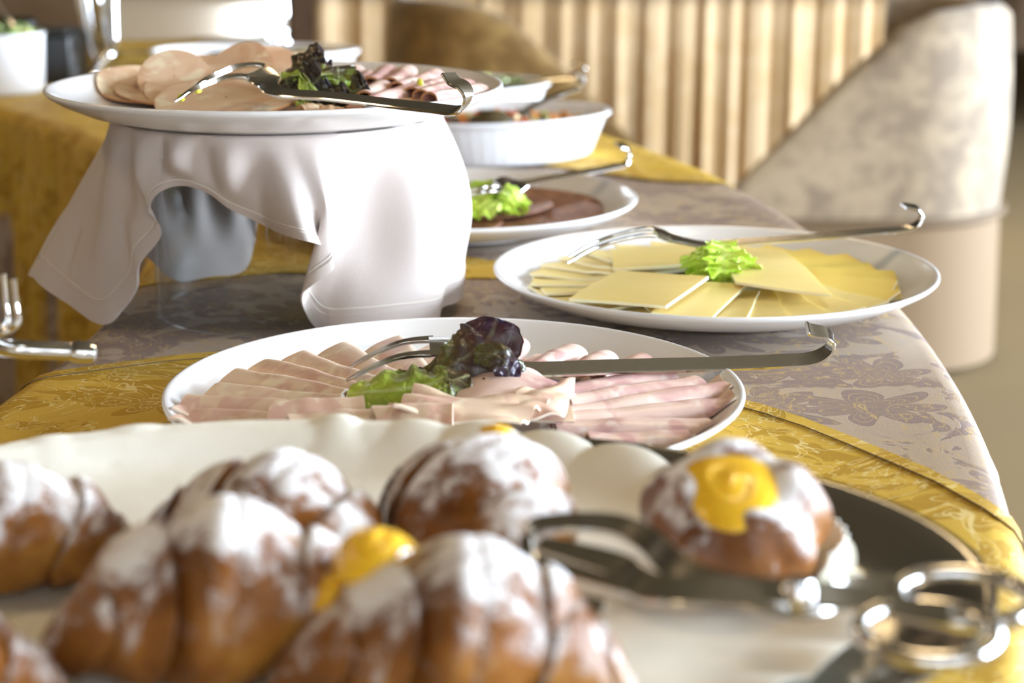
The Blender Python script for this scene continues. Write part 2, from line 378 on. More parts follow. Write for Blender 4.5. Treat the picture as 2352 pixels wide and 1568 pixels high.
for k, (x, y) in enumerate(((-1.9, .6), (-1.9, 3.0), (.6, 1.6), (.6, 5.0))):
    t = thing('ceiling_lamp', 'round warm ceiling lamp ' + ('above the left side, nearest', 'above the left side, farther back', 'above the buffet table', 'above the skirted table')[k], 'lamp', (x, y, RZ1), 'ceiling lamps of the buffet room')
    lathe('housing', [(0.02, 0), (.24, 0), (.25, -.02), (.25, -.05), (.235, -.05)], MT['frame'], t, 40, (x, y, RZ1))
    lathe('diffuser', [(.235, -.048), (.2, -.055), (.1, -.062), (.001, -.065)], MT['lampon'], t, 40, (x, y, RZ1))
    l = bpy.data.lights.new('lamp_light', 'AREA'); l.shape = 'DISK'; l.size = .46; l.energy = 6; l.color = (1, .70, .36)
    lo = bpy.data.objects.new('lamp_light', l); COL.objects.link(lo); lo.parent = t; lo.location = (0, 0, -.075)

# ------------------------------------------------------------------ the crescent buffet table and its cloths
CC, RI, RO = V(-2.10, 1.27), 1.822, 2.374
def crescent(rho, th, z): return np.stack([CC[0] + rho * np.cos(th), CC[1] + rho * np.sin(th), z], -1)
TH0, TH1 = -.62, 1.22
tb = thing('buffet_table', 'crescent buffet table hidden under damask tablecloths', 'table', (0, 0, FLOOR))
th = np.linspace(TH0, TH1, 90)
sec = [(RI + .012, -.03), (RO - .012, -.03), (RO - .012, -.004), (RI + .012, -.004)]
P = np.stack([crescent(np.full_like(th, r), th, np.full_like(th, z)) for r, z in sec], 1)
f = grid_faces(90, 4, False, True).tolist() + [(0, 1, 2, 3), tuple(89 * 4 + i for i in (3, 2, 1, 0))]
mesh('tabletop', local(P.reshape(-1, 3), tb), f, MT['wood'], tb, smooth_=False)
for t_ in (-.58, -.1, .4, .8, 1.18):
    for r_ in (RI + .06, RO - .06):
        p = crescent(np.array(r_), np.array(t_), np.array(0.))
        tube('leg', [(p[0], p[1], FLOOR), (p[0], p[1], -.03)], .02, MT['wood'], tb)

def cloth_section(th, lift, flo=FLOOR + .012, ntop=26, nskirt=22):
    """points across the table at angle th: inner hem -> inner edge -> top -> outer edge -> outer hem"""
    er = .016 + lift; rows = []
    def skirt(side):
        R0 = (RI - .004 - lift) if side < 0 else (RO + .004 + lift)
        zs = -np.linspace(0, 1, nskirt) ** 1.3 * (-flo - er) - er
        out = []
        for z in zs:
            d = (-z - er) / .72
            s_ = th * R0
            fold = (np.sin(s_ * 95 + 2.2 * np.sin(s_ * 11)) * .016 + np.sin(s_ * 41 + 2.0) * .014) * np.clip(d * 4, .12, 1) * (1 if side < 0 else .6)
            out.append((R0 + side * (.004 + .03 * d + fold), z))
        return out
    si = skirt(-1); so = skirt(1)
    for r, z in si[::-1]: rows.append((np.broadcast_to(r, th.shape), z))
    for a in (.25, .5, .75, 1.): rows.append((np.full_like(th, RI - .008 - lift + er * (1 - math.cos(a * PI / 2))), -er + er * math.sin(a * PI / 2) + 0 * lift))
    for q in np.linspace(0, 1, ntop)[1:-1]: rows.append((np.full_like(th, (RI + .008) * (1 - q) + (RO - .008) * q), 0.))
    for a in (1., .75, .5, .25): rows.append((np.full_like(th, RO + .008 + lift - er * (1 - math.cos(a * PI / 2))), -er + er * math.sin(a * PI / 2)))
    for r, z in so: rows.append((np.broadcast_to(r, th.shape), z))
    return rows
def cloth(name, lift, t0, t1, n, mat, label, wr=.0, seed=1, flo=FLOOR + .012):
    """t0, t1: functions of rho giving the angular ends"""
    th = np.linspace(TH0, TH1, 5); rows0 = cloth_section(th, lift, flo)
    cols = []
    for r, z in rows0:
        rm = float(np.mean(r)); rm = min(max(rm, RI), RO)
        cols.append((t0(rm), t1(rm)))
    G = []
    for j in range(len(rows0)):
        tj = np.linspace(cols[j][0], cols[j][1], n); r, z = cloth_section(tj, lift, flo)[j]
        G.append(crescent(np.asarray(r), tj, np.full_like(tj, z + lift)))
    G = np.stack(G, 1)
    if wr:
        nz = Noise(seed, 6, 30); top = smooth(-.004, 0., G[..., 2] - lift) 
        G[..., 2] += top * wr * np.maximum(0, nz(G)) * .6
    return G
def cl_obj(name, G, mat, label):
    o = sheet(name, G, .0012, mat, None, crease=1.2); return tag(o, label, 'tablecloth')
cl_obj('tablecloth', cloth('a', .0, lambda r: TH0, lambda r: TH1, 620, None, None, .0006, 3), MT['champ'], 'taupe champagne damask cloth between the two gold cloths, under the cheese plate')
def lut(pts):
    pr_ = sorted(pts); xs = [p[0] for p in pr_]; ys = [p[1] for p in pr_]
    return lambda r: float(np.interp(r, xs, ys))
hem = [(-.287, 1.081), (-.25, 1.103), (-.213, 1.124), (-.16, 1.142), (-.10, 1.150), (-.03, 1.135), (.04, 1.10), (.09, 1.065), (.135, 1.024), (.164, .985), (.191, .937), (.216, .890), (.230, .850)]
hp = [(math.hypot(x - CC[0], y - CC[1]), math.atan2(y - CC[1], x - CC[0])) for x, y in hem]
hp = [(RI, hp[0][1])] + hp + [(RO, hp[-1][1] - .004)]
HEM = lut(hp)
G1 = cloth('b', .0022, lambda r: TH0, HEM, 300, None, None, .0004, 5)
gc = thing('tablecloth', 'gold damask cloth with a stitched hem, nearest, under the pastry tray', 'tablecloth')
sheet('cloth', G1, .0012, MT['gold'], gc, crease=1.2)
# the hem is folded under: a flat doubled band with a thread line
band = cloth('b2', .0034, lambda r: HEM(r) - .0075, HEM, 5, None, None, 0, 5)
sheet('hem', band, .0010, MT['gold'], gc, crease=1.2)
row = [k for k in range(band.shape[1]) if band[0, k, 2] > -.2]
tube('stitching', band[0, row] + V(0, 0, .0003), .00035, MT['piping'], gc, 6)
cl_obj('tablecloth', cloth('c', .0020, lut([(RI, .035), (1.92, .058), (2.08, .042), (2.2, .048), (RO, .05)]), lut([(RI, .20), (1.92, .175), (2.08, .075), (2.2, .0485), (RO, .0505)]), 30, None, None, 0, 8),
       MT['gold'], 'gold damask strip showing behind the raised plate and left of the cheese plate')
cl_obj('tablecloth', cloth('d', .0024, lut([(RI, .36), (2.1, .36), (2.2, .31), (2.31, .235), (RO, .225)]), lambda r: TH1 - .005, 420, None, None, .001, 9),
       MT['gold'], 'gold damask cloth on the far arm of the buffet, under the chafing dishes')

# ------------------------------------------------------------------ plates
PL = dict(ham=(V(-.0307, .954, 0.0045)), cheese=V(.1421, 1.2675, 0.003), raised=V(-.1613, 1.264, .1315), beef=V(-.048, 1.560, .003))
def plate(key, label):
    c = PL[key]; t = thing('plate', label, 'plate', tuple(c), 'round white serving plates')
    prof = [(.001, .0068), (.08, .0068), (.083, .0062), (.110, .0074), (.130, .0122), (.146, .0192), (.1530, .0236), (.1552, .0258), (.1550, .0272), (.1535, .0277),
            (.1512, .0268), (.147, .0238), (.138, .0172), (.128, .0128), (.117, .0108), (.10, .0102), (.001, .0100)]
    lathe('dish', prof, MT['china'], t, 160, c, crease=1.2)
    for a0 in (0.12, 2.215, 4.31):       # foot ring in three arcs with gaps
        a = np.linspace(a0 + .0, a0 + 1.86, 40) - .42
        sec = [(.074, 0), (.0795, 0), (.0815, .0075), (.072, .0075)]
        Q = np.stack([np.stack([c[0] + r * np.cos(a), c[1] + r * np.sin(a), np.full_like(a, c[2] + z)], -1) for r, z in sec], 1)
        fa = grid_faces(40, 4, False, True).tolist() + [(0, 1, 2, 3), tuple(39 * 4 + i for i in (3, 2, 1, 0))]
        mesh('foot_ring', local(Q.reshape(-1, 3), t), fa, MT['china'], t, crease=.6)
    return t
plate('ham', 'white round plate of folded ham slices, nearest plate behind the pastry tray')
plate('cheese', 'white round plate of cheese slices at the right table edge')
plate('raised', 'white round plate of sausage slices raised on the napkin-covered stand')
plate('beef', 'white round plate of brown roast beef behind the cheese plate')
def plate_z(key, r):   # height of the plate's upper surface at radius r
    return PL[key][2] + np.interp(r, [0, .10, .117, .128, .138, .147, .1535], [.0104, .0106, .0112, .0132, .0176, .0242, .0282])

# ------------------------------------------------------------------ clear riser and napkin over it
rc = PL['raised']
t = thing('plate_riser', 'clear acrylic riser under the draped napkin', 'stand', (rc[0], rc[1], .0008))
lathe('cylinder', [(.088, .001), (.088, .122), (.0845, .122), (.0845, .001)], MT['acrylic'], t, 72, (rc[0], rc[1], .001), close=True, crease=.6)
lathe('top_disc', [(.001, .1235), (.104, .1235), (.105, .1245), (.105, .1268), (.104, .1278), (.001, .1278)], MT['acrylic'], t, 72, (rc[0], rc[1], .001), crease=.6)
def polar_px(px, py, phi):
    """point on the vertical half plane at azimuth phi through the riser axis seen at the pixel"""
    c, s = math.cos(PITCH), math.sin(PITCH)
    d = V((px - 1176) / FPX, c + (784 - py) / FPX * s, -s + (784 - py) / FPX * c)
    A = np.array([[d[0], -math.cos(phi)], [d[1], -math.sin(phi)]]); tt, r = np.linalg.solve(A, rc[:2])
    return r, CAMH + tt * d[2]
NK = [  # px, py, azimuth of the hem, azimuth of the top
    (1057, 640, 8, 10), (1052, 688, -8, 0), (1012, 706, -17, -9), (996, 742, -26, -16), (900, 752, -42, -30), (800, 760, -56, -44), (733, 764, -66, -54),
    (700, 715, -73, -60), (692, 680, -76, -64), (722, 650, -72, -68), (764, 615, -66, -72), (745, 572, -68, -78), (700, 552, -76, -86), (615, 520, -88, -95), (535, 482, -100, -103),
    (480, 443, -108, -110), (420, 425, -117, -118), (366, 442, -125, -126), (345, 482, -130, -132), (370, 540, -130, -140), (322, 606, -139, -148), (316, 660, -142, -155),
    (285, 708, -147, -162), (238, 745, -152, -169), (160, 698, -166, -178), (85, 642, -180, -188), (79, 612, -186, -195)]
hr, hz, hb, ht = [], [], [], []
for px, py, b, tp in NK:
    r, z = polar_px(px, py, math.radians(b)); hr.append(r); hz.append(max(z, .004)); hb.append(b); ht.append(tp)
for (b, tp, r, z) in ((-196, -206, .150, .075), (-205, -217, .116, .030), (-213, -226, .101, .009), (-231, -238, .100, .007), (-246, -249, .104, .007), (-252, -257, .110, .025), (-255, -265, .112, .062), (-268, -274, .112, .092)):
    hr.append(r); hz.append(z); hb.append(b); ht.append(tp)
for (b, tp, r, z) in ((-280, -282, .113, .092), (-296, -296, .114, .055), (-314, -313, .117, .028), (-334, -332, .121, .024)):
    hr.append(r); hz.append(z); hb.append(b); ht.append(tp)
n_ = 420
H4 = np.stack([hr, hz, np.radians(hb), np.radians(ht)], 1)
H4w = np.concatenate([H4[-2:] + [0, 0, 2 * PI, 2 * PI], H4, H4[:3] - [0, 0, 2 * PI, 2 * PI]])
Hc = catmull(H4w, 12 * (len(H4w) - 1) + 1)[24:24 + 12 * len(H4)]
n_ = len(Hc)
RT = .112; rows = []
for rr, zz in ((.004, .1300), (.03, .1300), (.06, .1300), (.084, .1300), (.092, .1350), (.102, .1372)): rows.append(np.stack([rc[0] + rr * np.cos(Hc[:, 3]), rc[1] + rr * np.sin(Hc[:, 3]), np.full(n_, zz)], -1))
nzp = Noise(21, 6, 26)
for tt in np.linspace(0, 1, 34):
    bulge = math.sin(PI * tt) * (.005 + .003 * smooth(-1.2, -.1, Hc[:, 2]))
    r = RT + (Hc[:, 0] - RT) * tt ** 1.05 + bulge * (Hc[:, 0] < .15)
    z = .1376 + (Hc[:, 1] - .1376) * tt
    ph = Hc[:, 3] + (Hc[:, 2] - Hc[:, 3]) * tt ** 1.1
    wv = np.sin(ph * 15 + 2.2 * np.sin(ph * 3)) * (.0035 + .0025 * (np.cos(ph + .6) > 0)) * math.sin(PI * min(tt * 1.15, 1)) * (1 - smooth(.6, 1., tt) * .8)
    r = r + wv
    rows.append(np.stack([rc[0] + r * np.cos(ph), rc[1] + r * np.sin(ph), z], -1))
NG = np.stack(rows, 1)
nap = thing('napkin', 'pale pink-beige cotton napkin draped over the clear riser', 'napkin', (rc[0], rc[1], 0))
sheet('cloth', NG, .0011, MT['napkin'], nap, cu=True, crease=1.4)
# doubled hem band along the edge
tube('stitching', NG[:, -5] + (NG[:, -5] - V(rc[0], rc[1], 0)) * V(.008, .008, 0), .0003, MT['paper'], nap, 6, closed=True)
sheet('hem', NG[:, -4:] + unit(V(0, -.2, .0)) * 0 + (NG[:, -4:] - V(rc[0], rc[1], 0)) * V(.006, .006, 0), .0012, MT['napkin'], nap, cu=True, crease=1.4)

# ------------------------------------------------------------------ sliced meat
def fold_slice(name, o_px, i_px, zo, zi, wo, wi, ho, hi, kind, mat, label, cat, group, seed, front=None, key='ham', thick=.0014, edge=None):
    """folded or rolled slice; its ridge runs from the outer point to the inner point (pixel + height of the ridge)"""
    A = at(*o_px, zo); B = at(*i_px, zi); d = B - A; d[2] = 0; L = np.linalg.norm(d); d /= L
    f = unit(V(d[1], -d[0], 0))
    if front is not None and f[1] > 0: f = -f
    n, nu = 36, 22; u = np.linspace(0, 1, nu); G = np.zeros((nu, n, 3)); r_ = np.random.default_rng(seed); ph = r_.uniform(0, 6.28, 4)
    for k, uu in enumerate(u):
        c = A + (B - A) * uu; wd = wo + (wi - wo) * uu; h = ho + (hi - ho) * uu
        if kind == 'fold':     # under layer -> fold at the back ridge -> upper layer falling forward
            a = np.linspace(0, 1, n)
            xs = np.interp(a, [0, .25, .42, .50, .58, .75, 1], [.72, .30, .05, -.03, .05, .45, 1.0]) * wd
            zs = np.interp(a, [0, .25, .42, .50, .58, .75, 1], [-.95, -.62, -.34, -.16, -.01, -.22, -1.0]) * h
            ker = np.array([.25, .5, .25])
            for _ in range(3):
                xs[1:-1] = np.convolve(xs, ker, 'valid'); zs[1:-1] = np.convolve(zs, ker, 'valid')
        else:                  # loose roll: a bit over one turn, then a flap under it
            nt_ = 9; q = np.linspace(0, 1, n - nt_); ang = -PI / 2 + q * (2 * PI * 1.05); rad = h / 2 * (1 - .16 * q)
            xs = np.concatenate([np.linspace(-1.35 * wd, -.06 * wd, nt_), np.cos(ang) * rad * (wd / h)])
            zs = np.concatenate([np.linspace(-.80, -1.0, nt_) * h, np.sin(ang) * rad - h / 2])
        wob = .0005 * np.sin(uu * 7 + ph[0]) + .0002 * np.sin(uu * 19 + ph[1])
        end = .0022 * np.sin(np.linspace(0, 7, n) + ph[2]) * (uu < .02)      # uneven outer edge
        G[k] = c + f * xs[:, None] + V(0, 0, 1) * (zs + wob)[:, None] - d * end[:, None]
    rr = np.hypot(G[..., 0] - PL[key][0], G[..., 1] - PL[key][1])
    G[..., 2] = np.maximum(G[..., 2], plate_z(key, rr) + .0012)
    o = sheet(name, G, thick, [mat, edge or MT['ham_edge']], None, edge_mat=1, crease=1.2)
    return tag(o, label, cat, group)
def patch(name, corners, nu, nv, thick, mats, label, cat, group, amp, seed, freq=60, key='ham', edge_mat=0, sag=0., lip=0., parent=None, rip=0.):
    if not isinstance(mats, list): mats, edge_mat = [mats, MT['ham_edge']], 1
    """wavy slice between four corners (px, py, z): c00, c10, c11, c01"""
    C = [at(*c) if len(c) == 3 else aty(c[0], c[1], c[3]) for c in corners]; nz = Noise(seed, 6, freq)
    u, v = np.meshgrid(np.linspace(0, 1, nu), np.linspace(0, 1, nv), indexing='ij'); u_, v_ = u[..., None], v[..., None]
    G = C[0] * (1 - u_) * (1 - v_) + C[1] * u_ * (1 - v_) + C[2] * u_ * v_ + C[3] * (1 - u_) * v_
    e = np.stack([nz(G * 1.3 + 5), nz(G * 1.3 + 9)], -1) * .0012
    G[..., :2] += e
    G[..., 2] += nz(G) * amp + sag * (1 - (2 * u - 1) ** 2) * (1 - (2 * v - 1) ** 2) + rip * np.sin(u * 13 + seed) * smooth(.3, 1, np.abs(2 * v - 1)) + rip * .7 * np.sin(v * 9 + seed) * smooth(.4, 1, np.abs(2 * u - 1))
    if key: G[..., 2] = np.maximum(G[..., 2], plate_z(key, np.hypot(G[..., 0] - PL[key][0], G[..., 1] - PL[key][1])) + .0012)
    return tag(sheet(name, G, thick, mats, parent, edge_mat=edge_mat, crease=1.2), label, cat, group)
HL = [((1052, 776), (1040, 842), .034, .036, .040, .022, .020, .014), ((930, 768), (1000, 850), .036, .037, .042, .022, .022, .014), ((803, 782), (938, 862), .037, .038, .040, .020, .022, .014),
      ((705, 801), (880, 868), .037, .038, .036, .018, .022, .014), ((617, 816), (835, 876), .037, .037, .032, .018, .022, .014), ((543, 838), (800, 888), .037, .037, .030, .018, .022, .014),
      ((494, 874), (790, 905), .035, .036, .028, .018, .021, .013), ((442, 899), (770, 925), .034, .035, .026, .018, .020, .013), ((437, 934), (700, 944), .033, .034, .026, .018, .020, .013),
      ((470, 966), (720, 968), .031, .033, .026, .018, .018, .013)]
for k, (o_, i_, zo, zi, wo, wi, ho, hi) in enumerate(HL):
    fold_slice('ham_slice', o_, i_, zo, zi, wo, wi, ho, hi, 'fold', MT['ham'], f'folded pale ham slice left on the ham plate, {ORD[k]} from the back rim', 'ham slice', 'folded ham slices on the left of the ham plate', 100 + k)
for k, (o_, i_) in enumerate((((618, 918), (835, 905)), ((662, 946), (860, 934)))):
    fold_slice('ham_slice', o_, i_, .040, .041, .026, .024, .016, .014, 'fold', MT['ham'], ('folded ham slice lying over the left fan, touching the green lettuce tip', 'folded ham slice lying over the left fan, just behind the paper edge')[k], 'ham slice', 'folded ham slices on the left of the ham plate', 120 + k)
HR = [((1183, 772), (1160, 830), .034, .036), ((1318, 786), (1215, 836), .034, .035), ((1388, 806), (1300, 842), .034, .034), ((1474, 813), (1370, 846), .033, .034), ((1545, 845), (1290, 884), .034, .035), ((1600, 862), (1300, 908), .034, .035),
      ((1664, 876), (1298, 934), .034, .034), ((1656, 916), (1290, 948), .032, .033), ((1624, 960), (1275, 966), .031, .032), ((1586, 990), (1350, 996), .029, .030)]
for k, (o_, i_, zo, zi) in enumerate(HR):
    fold_slice('ham_slice', o_, i_, zo - .0025, zi - .001, .0175, .0125, .0118, .0085, 'roll', MT['hamroll'], f'rolled pink ham slice right on the ham plate, {ORD[k]} from the back rim', 'ham slice', 'rolled ham slices on the right of the ham plate', 140 + k, front=(0, -1, 0))
g_ = 'flat ham slices in the middle of the ham plate'
patch('ham_slice', [(1650, 905, .019), (1690, 960, .021), (1400, 1010, .013), (1380, 935, .013)], 16, 14, .0014, MT['ham'], 'flat ham slice lying under the rolls at the right rim', 'ham slice', g_, .0006, 161)
patch('ham_slice', [(930, 895, .034), (880, 945, .034), (1320, 968, .031), (1300, 880, .034)], 22, 18, .0014, MT['ham'], 'broad flat ham slice beneath the others in the plate centre', 'ham slice', g_, .0012, 162, 70, rip=.0010)
patch('ham_slice', [(1075, 838, .041), (1045, 925, .040), (1318, 905, .038), (1215, 842, .040)], 24, 20, .0014, MT['hamroll'], 'pale pink domed ham slice behind the purple lettuce leaf', 'ham slice', g_, .0008, 163, 60, sag=.006, rip=.0008)
patch('ham_slice', [(1190, 905, .040), (1160, 955, .038), (1290, 962, .034), (1318, 880, .040)], 30, 30, .0015, MT['ham'], 'ham slice drooping beside the inner ends of the rolls', 'ham slice', g_, .0010, 164, 80, sag=.004, rip=.0022)
patch('ham_slice', [(950, 905, .041), (905, 958, .041), (1200, 972, .037), (1260, 915, .042)], 40, 30, .0015, MT['ham'], 'wavy ham slice with a pale rippled front edge', 'ham slice', g_, .0016, 165, 75, sag=.003, rip=.0026)
fold_slice('ham_slice', (862, 928), (1040, 922), .044, .045, .020, .030, .013, .010, 'fold', MT['ham'], 'ham slice doubled over into an open lip below the green lettuce', 'ham slice', g_, 166)

# sausage slices on the raised plate
def disc_slice(name, c, r, tilt, taz, mats, label, seed, key='raised', thick=.0014, group=None, cat='sausage slice', wav=.0012, ring=.93):
    nr, na = 12, 44; nz = Noise(seed, 6, 55); a = np.linspace(0, 2 * PI, na, endpoint=False)
    rad = np.array([.02, .2, .4, .6, .75, .85, ring, .96, .98, 1.0, 1.0, 1.0])[:10]; nr = len(rad)
    G = np.zeros((na, nr, 3)); ax = V(math.cos(taz), math.sin(taz), 0)
    for j, q in enumerate(rad):
        rr = r * q * (1 + .03 * np.sin(3 * a + seed))
        G[:, j, 0] = c[0] + rr * np.cos(a); G[:, j, 1] = c[1] + rr * np.sin(a); G[:, j, 2] = c[2]
    G[..., 2] += ((G - c) @ ax) * math.tan(tilt) + nz(G) * wav
    G[..., 2] = np.maximum(G[..., 2], plate_z(key, np.hypot(G[..., 0] - PL[key][0], G[..., 1] - PL[key][1])) + .0012)
    o = sheet(name, G, thick, mats, None, cu=True, edge_mat=1, crease=1.2)
    if len(mats) > 1:
        mi = np.zeros(len(o.data.polygons), np.int32); o.data.polygons.foreach_get('material_index', mi)
        nf = na * (nr - 1); jj = np.arange(nf) % (nr - 1); mi[:nf][jj >= nr - 3] = 1; o.data.polygons.foreach_set('material_index', mi)
    return tag(o, label, cat, group)
def rp(ang, r, z): return V(rc[0] + r * math.cos(math.radians(ang)), rc[1] + r * math.sin(math.radians(ang)), rc[2] + z)
SM = [MT['mort'], MT['mort_edge']]
SD = [((405, 207, .0160), .055, .04, 'round sausage slice with brown rind nearest the left rim of the raised plate'), ((442, 203, .0185), .055, .12, 'round sausage slice second from the left rim of the raised plate'),
      ((492, 196, .0225), .050, .20, 'sausage slice third from the left rim, against the raised plate back'), ((400, 178, .0260), .026, .55, 'sausage slice leaning on the back rim, leftmost of five humps'),
      ((478, 180, .0230), .034, .40, 'sausage slice leaning on the back rim, second of five humps'), ((545, 176, .0240), .028, .55, 'sausage slice leaning on the back rim, third of five humps'),
      ((615, 174, .0240), .028, .60, 'sausage slice leaning on the back rim, fourth of five humps'), ((672, 176, .0240), .028, .50, 'sausage slice leaning on the back rim, beside the dark lettuce'),
      ((600, 205, .0235), .058, .16, 'broad sausage slice under the fork tines on the raised plate'), ((520, 226, .0225), .048, .16, 'crumpled sausage slice with lifted rind, front left of the fork'),
      ((640, 232, .0195), .050, .10, 'sausage slice under the fork neck at the raised plate front'), ((735, 238, .0165), .040, .06, 'sausage slice below the dark lettuce at the raised plate front')]
for k, (q, r, tl, lb) in enumerate(SD):
    disc_slice('sausage_slice', at(q[0], q[1], rc[2] + q[2]), r, tl, math.radians(95 + 12 * math.sin(k * 2.1)), SM, lb, 200 + k, group='round sausage slices on the raised plate', wav=.0008 if k < 3 else .0022)
RR = [((815, 146), (780, 172)), ((845, 163), (800, 198)), ((890, 149), (850, 178)), ((906, 167), (835, 208)), ((936, 150), (895, 180)), ((951, 186), (850, 222)), ((996, 160), (910, 190)), ((1036, 172), (945, 198)), ((1072, 178), (965, 203)), ((1102, 191), (985, 212)), ((1012, 219), (850, 230)), ((740, 238), (690, 240)), ((790, 245), (735, 243))]
for k, (o_, i_) in enumerate(RR):
    fold_slice('sausage_slice', o_, i_, rc[2] + (.0285 if k < 10 else .0235), rc[2] + .030 - (.006 if k > 9 else 0), .016, .012, .0115, .009, 'roll', MT['hamroll'] if k < 10 else MT['mort'],
               f'rolled sausage slice on the raised plate, {ORD[k]} from the back rim', 'sausage slice', 'rolled sausage slices on the raised plate', 240 + k, front=(.1, -1, 0), key='raised', edge=MT['mort_edge'])
for k, (px, py) in enumerate(((453, 213), (417, 232), (964, 196))):
    p = at(px, py, rc[2] + (.034, .028, .030)[k]); nz = Noise(260 + k, 5, 700)
    prof = [(.0002, .0036), (.0018, .0030), (.0025, .0012), (.0020, 0), (.0002, -.0004)]
    o = lathe('pistachio_piece', prof, MT['custard'] if k == 9 else M('pistachio_%d' % k, (.55, .50, .03), .4), None, 16, p, sx=1.1, sy=.8, rot=k, fn=lambda R, Z, T: (R * (1 + .2 * np.sin(3 * T + k)), Z * 1.3))
    tag(o, ('yellow-green nut piece between the fork tines', 'tiny yellow nut piece at the front left of the sausage', 'yellow-green nut piece on the rolled sausage at right')[k], 'nut', 'nut pieces on the raised plate')

# roast beef slices
bc = PL['beef']
for k in range(13):
    a = 2 * PI * k / 13 + .2
    disc_slice('beef_slice', V(bc[0] + .078 * math.cos(a), bc[1] + .078 * math.sin(a), bc[2] + .0155), .052, .07, a + 1.57, [MT['beef']], f'thin brown roast beef slice, {ORD[k]} of the ring counterclockwise from the right' if k else 'thin brown roast beef slice nearest the right rim of its plate', 300 + k, 'beef', .0016, 'roast beef slices', 'beef slice', .0008)
for k, (dx, dy) in enumerate(((-.02, -.03), (.03, -.02), (.01, .03))):
    disc_slice('beef_slice', bc + V(dx, dy, .021 + .001 * k), .052, .03, k, [MT['beef']], ('roast beef slice under the green lettuce', 'roast beef slice in the plate middle, right of the lettuce', 'roast beef slice in the plate middle, behind the lettuce')[k], 320 + k, 'beef', .0016, 'roast beef slices', 'beef slice', .0012)

# cheese slices
cc = PL['cheese']
NC = 26
for k in range(NC):
    a = 2 * PI * k / NC - PI / 2; rad = V(math.cos(a), math.sin(a), 0); tan = V(-math.sin(a), math.cos(a), 0); nz = Noise(400 + k, 4, 40)
    u, v = np.meshgrid(np.linspace(-1, 1, 9), np.linspace(-1, 1, 11), indexing='ij'); sk = random.uniform(-.05, .05)
    rr_ = .086 + random.uniform(-.004, .003)
    G = cc + (rr_ + u[..., None] * .040) * rad + (v[..., None] * .036 + sk * .02) * tan
    G[..., 2] = cc[2] + .0155 + v * .0034 + nz(G) * .0006 + .0015 * (u < 0)
    dr = np.hypot(G[..., 0] - cc[0], G[..., 1] - cc[1]); G[..., 2] = np.maximum(G[..., 2], plate_z('cheese', dr) + .0013 + .0022 * (v + 1) / 2 * (1 + .2 * u))
    mature = math.cos(a - .3) > .45
    tag(sheet('cheese_slice', G, .0020, [MT['cheese2'] if mature else MT['cheese'], MT['cheese_edge']], None, edge_mat=1, crease=.7),
        ('deeper yellow' if mature else 'pale yellow') + f' cheese slice in the outer ring, {ORD[k]} counterclockwise from the front', 'cheese slice', 'cheese slices in the outer ring')
CT = [([(1405, 618, .029), (1400, 578, .029), (1640, 552, .029), (1690, 600, .031)], 'cheese slice at the back of the middle pile, left of the lettuce'),
      ([(1560, 652, .028), (1640, 734, .021), (1500, 728, .022), (1440, 660, .026)], 'cheese slice under the front slice, its cut edge towards the plate front'),
      ([(1712, 652, .030), (1635, 733, .0215), (1500, 722, .0235), (1560, 645, .030)], 'front cheese slice of the middle pile with its corner below the lettuce'),
      ([(1640, 560, .030), (1800, 578, .030), (1912, 676, .030), (1690, 648, .033)], 'large cheese slice curling up right of the lettuce'),
      ([(1418, 624, .033), (1308, 688, .026), (1532, 706, .028), (1626, 637, .035)], 'large cheese slice on top at the left of the lettuce')]
for k, (q, lb) in enumerate(CT):
    patch('cheese_slice', q, 16, 16, .0021, [MT['cheese'], MT['cheese_edge']], lb, 'cheese slice', 'cheese slices piled in the middle', .0007, 440 + k, 45, 'cheese', 1, sag=.001)

# ------------------------------------------------------------------ lettuce garnishes
def leaf(P, wid, nrm, mat, parent, seed, ruf=.004, fr=5, curl=.2, n=54, m=27, tip=.7, base=.25, thick=.0006, jag=.035, fine=.25):
    r = np.random.default_rng(seed); S = catmull(P, n); T = np.gradient(S, axis=0); T /= np.linalg.norm(T, axis=1, keepdims=True)
    nr = np.broadcast_to(unit(nrm), S.shape); sd = np.cross(T, nr); sd /= np.linalg.norm(sd, axis=1, keepdims=True); up = np.cross(sd, T)
    u = np.linspace(0, 1, n); v = np.linspace(-1, 1, m)
    prof = (base + (1 - base) * np.sin(np.clip(u / tip, 0, 1) * PI / 2)) * np.sqrt(np.clip(1 - np.clip((u - tip) / (1 - tip + 1e-6), 0, 1) ** 2.4, .004, 1))
    p = r.uniform(0, 6.28, 6); G = np.zeros((n, m, 3))
    for j, vv in enumerate(v):
        s_ = 1 if vv > 0 else -1
        w_ = wid * prof * (1 + jag * np.sin(u * 31 + p[0] + s_) * abs(vv) + jag * .8 * np.sin(u * 67 + p[1] * s_) * abs(vv))
        rf = ruf * abs(vv) ** 1.6 * (np.sin(2 * PI * fr * u + p[2] + s_ * 1.3) + fine * np.sin(2 * PI * fr * 2.3 * u + p[3] * s_)) * np.clip(prof * 1.3, 0, 1)
        quilt = .0007 * np.sin(u * 26 + p[4]) * np.sin(vv * 7 + p[5])
        G[:, j] = S + sd * (vv * w_)[:, None] + up * (rf + quilt + curl * wid * vv * vv * prof)[:, None]
    return sheet('leaf', G, thick, mat, parent, crease=1.6)
g = thing('lettuce_garnish', 'purple and green lettuce sprig on the ham plate, over the fork', 'lettuce', tuple(PL['ham'] + V(0, 0, .03)))
Y = .925
leaf([aty(798, 905, .915), aty(850, 900, .912), aty(930, 893, .91), aty(1010, 880, .912), aty(1080, 862, .918)], .0165, (-.05, -.62, .8), MT['leaf_mix'], g, 1, .003, 4, -.35, tip=.45, base=.35)
